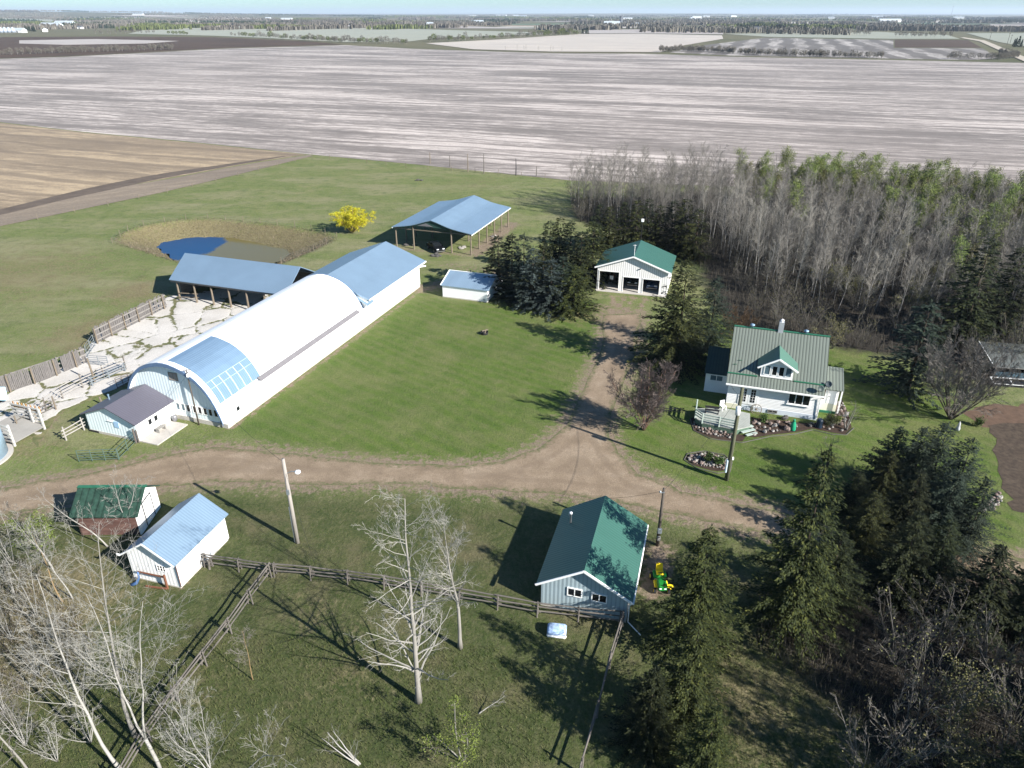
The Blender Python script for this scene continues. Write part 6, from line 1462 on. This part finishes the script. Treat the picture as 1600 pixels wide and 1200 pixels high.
# ------------------------------------------------------------------ distance
twig_f = leafmat("far_bare_crown", [(.115, .103, .088), (.17, .156, .132), (.235, .217, .178)], .95, scale=.3)
twig_fg = leafmat("far_budding_crown", [(.085, .105, .035), (.13, .155, .05), (.19, .21, .08)], .95, scale=.3)
con_f = leafmat("far_conifer", [(.014, .028, .014), (.026, .045, .02), (.045, .07, .03)], .95, scale=.3)
def puff(seed, h, rad, n, m, conifer=False, size=.8):
    "far tree: trunk and a crown of loose leaf and twig clumps"
    r = np.random.default_rng(seed); t = thing("field_tree", "field tree", "tree"); MB().tube([(0, 0, 0), (0, 0, h * .6)], [.2, .08], 5).build("trunk", bark_w if not conifer else bark_s, t)
    u = r.normal(size=(n, 3)); u /= np.linalg.norm(u, axis=1)[:, None]; q = r.uniform(.35, 1, (n, 1)) ** .5
    if conifer: z = r.uniform(.05, 1, n); a = r.uniform(0, 6.28, n); rr_ = rad * (1 - z) * r.uniform(.5, 1, n) + .1; c = np.stack([np.cos(a) * rr_, np.sin(a) * rr_, z * h], 1)
    else: c = u * q * [rad, rad, h * .36] + [0, 0, h * .6]; c += r.normal(0, .25, (n, 3))
    a = r.normal(size=(n, 3)); a /= np.linalg.norm(a, axis=1)[:, None]; b = np.cross(a, r.normal(size=(n, 3))); b /= np.linalg.norm(b, axis=1)[:, None]; s = size * r.uniform(.4, 1.2, (n, 1))
    new("crown", quads_mesh("crown", np.stack([c - a * s, c - b * s * .45, c + a * s, c + b * s * .45], 1), m), t); return t
FT = {'b': [puff(200 + i, 7.5 + i, 2.6, 260, twig_f, size=.5) for i in range(3)], 'g': [puff(210 + i, 7 + i, 3.2, 300, twig_fg, size=.65) for i in range(2)], 'c': [puff(220 + i, 9 + i, 2.2, 300, con_f, True, .8) for i in range(2)]}
fu = set(); rf_ = random.Random(21)
ROWS = [  # pixel line, trees, kinds, scale, label, group
 ([(402, 59), (470, 63), (520, 66), (570, 67.5), (640, 69)], 100, 'bbbbg', (.7, 1.15), "bare field tree in the long hedgerow beyond the dark ploughed field", "trees in the left middle hedgerow"),
 ([(670, 65.5), (720, 64), (790, 60), (845, 57), (905, 55)], 74, 'bbbgg', (.7, 1.2), "bare field tree in the hedgerow above the cream field", "trees in the centre hedgerow"),
 ([(838, 55), (870, 54.5), (900, 54)], 22, 'ggb', (1.0, 1.5), "bright leafing tree in the green bluff above the cream field", "trees in the green bluff"),
 ([(-60, 88), (30, 85), (100, 82), (180, 80), (272, 77)], 110, 'bbbbg', (.45, .8), "low bare bush in scrub line before the stubble field at left", "bushes in the left scrub line"),
 ([(1030, 81), (1090, 80), (1150, 84), (1240, 88), (1380, 91)], 150, 'bbbbg', (.35, .75), "low bare scrub bush along far edge of the stubble field at right", "bushes along the right field edge"),
 ([(1480, 92), (1560, 93), (1590, 90), (1560, 85)], 60, 'b', (.6, 1.1), "grey scrub bush at the corner where the gravel road meets the stubble", "bushes by the gravel road"),
 ([(150, 53), (200, 52), (245, 53)], 22, 'b', (.7, 1.1), "grey tree in short row behind the left bluff", "trees in the short left row"),
 ([(264, 54), (282, 54.5), (298, 55)], 9, 'g', (.8, 1.2), "round green tree of the small bluff in the olive pasture", "trees of the small olive pasture bluff"),
 ([(360, 57), (385, 58), (400, 59)], 12, 'bg', (.7, 1.1), "tree at left start of the long hedgerow", "trees in the left middle hedgerow"),
 ([(118, 43), (150, 44), (182, 44)], 26, 'cc', (.9, 1.5), "dark conifer of the shelterbelt by the far left barns", "conifers in the left shelterbelt"),
 ([(182, 44), (210, 44), (238, 43.5)], 20, 'b', (.9, 1.3), "bare tree ending the left shelterbelt", "trees ending the left shelterbelt"),
 ([(238, 39.5), (280, 39.5), (316, 39.2)], 26, 'c', (.8, 1.2), "dark conifer in straight far shelterbelt left of centre", "conifers in the straight far shelterbelt"),
 ([(2, 42), (28, 42)], 7, 'c', (.8, 1.3), "dark conifer behind the row of grain bins at left", "conifers behind the grain bins"),
 ([(36, 46), (48, 48.5), (58, 49.5)], 8, 'c', (1.0, 1.4), "conifer slanting past right end of the grain bins", "conifers beside the grain bins"),
 ([(911, 53), (917, 53), (921, 52.8)], 5, 'c', (1.1, 1.4), "dark conifer at right end of the green bluff", "conifers by the green bluff"),
 ([(1582, 73), (1592, 74), (1610, 74)], 7, 'c', (.9, 1.3), "dark conifer at right edge beyond the gravel road", "conifers beyond the road"),
 ([(880, 39), (930, 38.5), (975, 38.6)], 16, 'c', (.7, 1.2), "dark conifer around the far farmyard right of centre", "conifers around the far farmyard"),
 ([(1200, 53), (1260, 54), (1320, 54), (1365, 56)], 34, 'b', (.9, 1.4), "grey bare tree in the wide bluff beyond the striped field", "trees in the wide right bluff"),
 ([(1400, 57.5), (1440, 58.5), (1490, 58.5)], 20, 'b', (.9, 1.4), "grey tree left of the gravel road bend", "trees by the road bend"),
]
for line, n, kinds, (s0, s1), lab, grp in ROWS:
    if line[-1][1] < 50.5 or 'scrub' in lab:
        spots = []
        for i in range(n * 2):
            t = rf_.random() * (len(line) - 1); k = min(int(t), len(line) - 2); f = t - k
            p = G(line[k][0] + (line[k + 1][0] - line[k][0]) * f, line[k][1] + (line[k + 1][1] - line[k][1]) * f + rf_.uniform(-.25, .35)); spots.append((p.x, p.y))
        merge_copies("far_tree_row" if 'scrub' not in lab else "scrub_line", FT[kinds[0]], spots, 5, [bark_w, con_f if kinds[0] == 'c' else twig_f, twig_f], (.35, .8) if 'scrub' in lab else (.75, 1.15)); continue
    n = int(n * .74)
    for i in range(n):
        t = (i + rf_.uniform(-.4, .4)) / n * (len(line) - 1); k = max(0, min(int(t), len(line) - 2)); f = t - k
        u = line[k][0] + (line[k + 1][0] - line[k][0]) * f; v = line[k][1] + (line[k + 1][1] - line[k][1]) * f
        p = G(u, v + rf_.uniform(-.25, .35)); kk = rf_.choice(kinds); s_ = rf_.uniform(s0, s1)
        if rf_.random() < .12: s_ *= 1.25
        p.z = float(terrain(p.x, p.y)) - .05
        o = place(rf_.choice(FT[kk]), fu, p, rf_.uniform(0, 6.28), (s_, s_, s_), lab, grp)
for i, (u, v, tv) in enumerate(((808, 80, 70), (819, 80.5, 71), (822, 80.5, 70), (840, 81, 72), (860, 82, 70), (864, 82, 71), (878, 82, 73), (790, 79, 72))):
    h = hgt(u, v, tv); t = bare_tree("bare_sapling", "thin bare sapling standing along far end of the stubble field", "bare tree", 300 + i, h, .12, 16, 1, bark_w, twig_w, ang=40, k1=.3, t0=.3, rmin=.04, group="thin saplings at the stubble field end"); put(t, u, v)
# distant masses of bush: one object per kind
def far_wood(name, n, m, seed, y0, y1, bands, conifer=False):
    r = np.random.default_rng(seed); F_ = []
    for b in range(bands):
        y = math.exp(r.uniform(math.log(y0), math.log(y1))); x = r.uniform(-.85, .85) * y; L = r.uniform(100, 520) * (y / 3000) ** .7; W_ = r.uniform(12, 110) * (y / 3000) ** .8
        k = n // bands; a = R(-19) if r.random() < .7 else R(71)
        s = r.uniform(-.5, .5, k) * L; q = r.normal(0, .32, k) * W_
        px_ = x + s * math.cos(a) - q * math.sin(a); py_ = y + s * math.sin(a) + q * math.cos(a)
        h = r.uniform(6, 11, k) * (1 if not conifer else 1.2); w_ = r.uniform(2.5, 5.5, k) * (y / 2500) ** .3; z0 = terrain(px_, py_)
        for rot in (0, 1.2, 2.3):
            ph = r.uniform(0, 6.28, k) * .3 + rot; dx, dy = np.cos(ph) * w_, np.sin(ph) * w_
            F_.append(np.stack([np.column_stack([px_ - dx, py_ - dy, z0 - .2]), np.column_stack([px_ + dx, py_ + dy, z0 - .2]), np.column_stack([px_ + dx * (.75 if not conifer else .1), py_ + dy * (.75 if not conifer else .1), z0 + h * r.uniform(.7, 1, k)]), np.column_stack([px_ - dx * (.6 if not conifer else .1), py_ - dy * (.6 if not conifer else .1), z0 + h])], 1))
    o = new(name, quads_mesh(name, np.concatenate(F_), m)); tag(o, kind="stuff"); return o
far_wood("far_woods", 17000, twig_f, 41, 1900, 14000, 120)
far_wood("far_woods", 6000, twig_fg, 42, 1900, 9000, 45)
far_wood("far_conifer_woods", 8000, con_f, 43, 2300, 14000, 60, True)
def wood_patch(name, poly, n, m, seed, h0=6, h1=11, w0=1.5, w1=3.5):
    r = np.random.default_rng(seed); P_ = PX(poly); lo_, hi_ = P_.min(0), P_.max(0); p = r.uniform(lo_, hi_, (n * 6, 2)); p = p[inside(p, P_)][:n]; k = len(p); h = r.uniform(h0, h1, k); w_ = r.uniform(w0, w1, k); F_ = []; z0 = terrain(p[:, 0], p[:, 1])
    for rot in (0, 1.1, 2.2):
        ph = r.uniform(0, 6.28, k) * .3 + rot; d = np.stack([np.cos(ph) * w_, np.sin(ph) * w_], 1)
        F_.append(np.stack([np.column_stack([p - d, z0 - .2]), np.column_stack([p + d, z0 - .2]), np.column_stack([p + d * .7, z0 + h * r.uniform(.6, 1, k)]), np.column_stack([p - d * .6, z0 + h])], 1))
    o = new(name, quads_mesh(name, np.concatenate(F_), m)); tag(o, kind="stuff"); return o
wood_patch("far_woods", [(1000, 51), (1120, 52), (1330, 55.5), (1330, 50), (1180, 46), (1000, 44)], 750, twig_f, 51)
wood_patch("far_conifer_woods", [(1150, 49), (1260, 51), (1260, 46), (1150, 44)], 160, con_f, 52, 8, 14)
wood_patch("far_woods", [(420, 33), (520, 33.5), (620, 38), (600, 40), (480, 36), (420, 35)], 900, twig_f, 53)
wood_patch("far_woods", [(590, 35), (700, 36), (800, 39), (780, 41), (640, 39)], 900, twig_f, 54)
wood_patch("far_woods", [(-100, 27), (90, 27), (120, 30), (0, 30.5), (-100, 30)], 900, twig_f, 55)
wood_patch("far_woods", [(1330, 48), (1600, 50), (1700, 52), (1700, 48), (1450, 46)], 900, twig_f, 56)
wood_patch("far_woods", [(960, 33), (1200, 34), (1200, 38), (1040, 41), (960, 37)], 800, twig_f, 57)
wood_patch("far_woods", [(150, 33), (245, 33), (245, 36.5), (150, 38)], 700, twig_f, 58)
# far farmsteads
fw = mat("far_white_wall", (.78, .78, .76), .6, var=.03); fr = mat("far_pale_roof", (.62, .68, .72), .4, .4, var=.05); frd = mat("far_dark_roof", (.12, .13, .15), .6, var=.1)
def far_barn(label, u, v, L, W_, H_, deg, roof=fr, wall=fw, name="distant_barn", cat="barn"):
    p = G(u, v); p.z = float(terrain(p.x, p.y)); t = thing(name, label, cat, p, deg)
    MB().box(-L / 2, -W_ / 2, 0, L / 2, W_ / 2, H_).build("wall", wall, t)
    mb = MB(); mb.ext([(-L / 2 - .3, -W_ / 2 - .4, H_), (-L / 2 - .3, W_ / 2 + .4, H_), (-L / 2 - .3, 0, H_ + W_ * .32)], (L + .6, 0, 0)); mb.build("roof", roof, t)
    MB().box(-1.8, -W_ / 2 - .12, 0, 1.8, -W_ / 2 - .02, min(3.5, H_ * .8)).build("door", frd, t); return t
far_barn("long low white barn at far left, nearer the grain bins", 81, 42.5, 62, 18, 6, -12); far_barn("large white barn at far left beside dark shelterbelt", 102, 41, 60, 22, 8, -12)
far_barn("white shed tilted beside far left grain bins", 71, 49.5, 30, 10, 4, -60); far_barn("tiny white house at right end of left shelterbelt", 126, 45, 12, 9, 4, -10, frd, name="distant_house", cat="house")
far_barn("pale blue roofed shed among far left grain bins", 31, 51, 26, 12, 5, -15)
far_barn("white barn in far farmyard beside dark silo", 956, 40, 50, 18, 7, -10); far_barn("white house in far farmyard right of silo", 985, 40.5, 16, 10, 5, -10, frd, name="distant_house", cat="house"); far_barn("small white shed at far farmyard edge", 995, 40.5, 14, 9, 6, 10)
far_barn("white gabled far house in front of grey bluff right of centre", 1184, 49.5, 16, 12, 6, -30, frd, name="distant_house", cat="house"); far_barn("tiny white barn in trees left of centre", 672, 40, 20, 12, 6, -10)
far_barn("pale barn with tan roof among conifers in centre", 746, 36.5, 46, 16, 6, -10); far_barn("long white shed in crops at far right", 1390, 34.5, 90, 20, 7, -5); far_barn("white bungalow by the far right road", 1492, 46.5, 24, 10, 5, -5); far_barn("tiny white house right of the far road", 1526, 46.5, 14, 9, 6, 0, frd, name="distant_house", cat="house")
far_barn("white barn on left far ridge", 135, 19.6 + 1.4, 160, 60, 26, -8)
si = thing("dark_silo", "dark tall silo in the far farmyard right of centre", "silo", G(970, 40)); MB().lathe([(5, 0), (5, 24)], (0, 0, 0), 16).build("wall", frd, si, True); MB().lathe([(5.1, 24), (3.6, 26.5), (.6, 27.5)], (0, 0, 0), 16).build("roof", frd, si, True)
gproto = None; gu = set()
gbn = thing("far_grain_bin", "steel grain bin in the row at far left", "grain bin"); MB().lathe([(4.2, 0), (4.2, 8)], (0, 0, 0), 18).build("wall", mat("far_bin_steel", (.50, .56, .66), .4, .5, ribs='z', period=.3, ribdark=.9), gbn, True); MB().lathe([(4.3, 7.9), (.6, 10.3), (.5, 10.6)], (0, 0, 0), 18).build("roof", fr, gbn)
for i in range(7): place(gbn, gu, G(-16 + i * 6.2, 51.5 - i * .05), 0, (1, 1, 1), "silver blue steel grain bin in the row at far left edge", "grain bins at far left")
tw = thing("radio_mast", "thin radio mast on far right horizon", "mast", G(1486, 25)); MB().tube([(0, 0, -5), (0, 0, 112)], [3.0, 1.2], 4).build("lattice", mat("mast_grey", (.25, .27, .3), .7), tw); MB().box(-7, -2, 106, 7, 2, 114).build("antenna_head", mat("mast_grey", (.25, .27, .3)), tw)
for i, (u, v, tv) in enumerate(((1546, 63, 50.5), (1573, 71, 51.5), (1578, 68, 54))):
    p = G(u, v); h = min(14, hgt(u, v, tv)); t = thing("power_pole", ("power pole by gravel road, leftmost of the far three", "power pole by gravel road, tallest of the far three", "power pole by gravel road, rightmost of the far three")[i], "utility pole", p); MB().tube([(0, 0, 0), (0, 0, h)], [.25, .18], 5).build("pole", poled, t); MB().box(-1.3, -.08, h - .9, 1.3, .08, h - .6).build("crossarm", poled, t)
rs_ = random.Random(8)
for i in range(16):
    y = rs_.uniform(4000, 11000); x = rs_.uniform(-.6, .6) * y; z = float(terrain(x, y)); t = thing("distant_building", "tiny pale building among trees near the horizon", "building", (x, y, z), rs_.uniform(-30, 30), "tiny buildings near the horizon")
    L = rs_.uniform(30, 90) * (y / 6000); MB().box(-L / 2, -10, 0, L / 2, 10, 9).build("wall", fw, t); MB().ext([(-L / 2, -10.5, 9), (-L / 2, 10.5, 9), (-L / 2, 0, 13)], (L, 0, 0)).build("roof", fr, t)

# ------------------------------------------------------------------ air
HZ = True
if HZ:
    k = bpy.data.materials.new("haze"); k.use_nodes = True; n_ = k.node_tree; n_.nodes.remove(n_.nodes["Principled BSDF"])
    pv = n_.nodes.new("ShaderNodeVolumePrincipled"); pv.inputs["Color"].default_value = (.72, .84, 1, 1); pv.inputs["Density"].default_value = 6e-5; pv.inputs["Anisotropy"].default_value = .1
    n_.links.new(pv.outputs[0], n_.nodes["Material Output"].inputs["Volume"])
    hz = MB().box(-30000, -200, -4, 30000, 32000, 150).build("haze", k); tag(hz, kind="stuff")
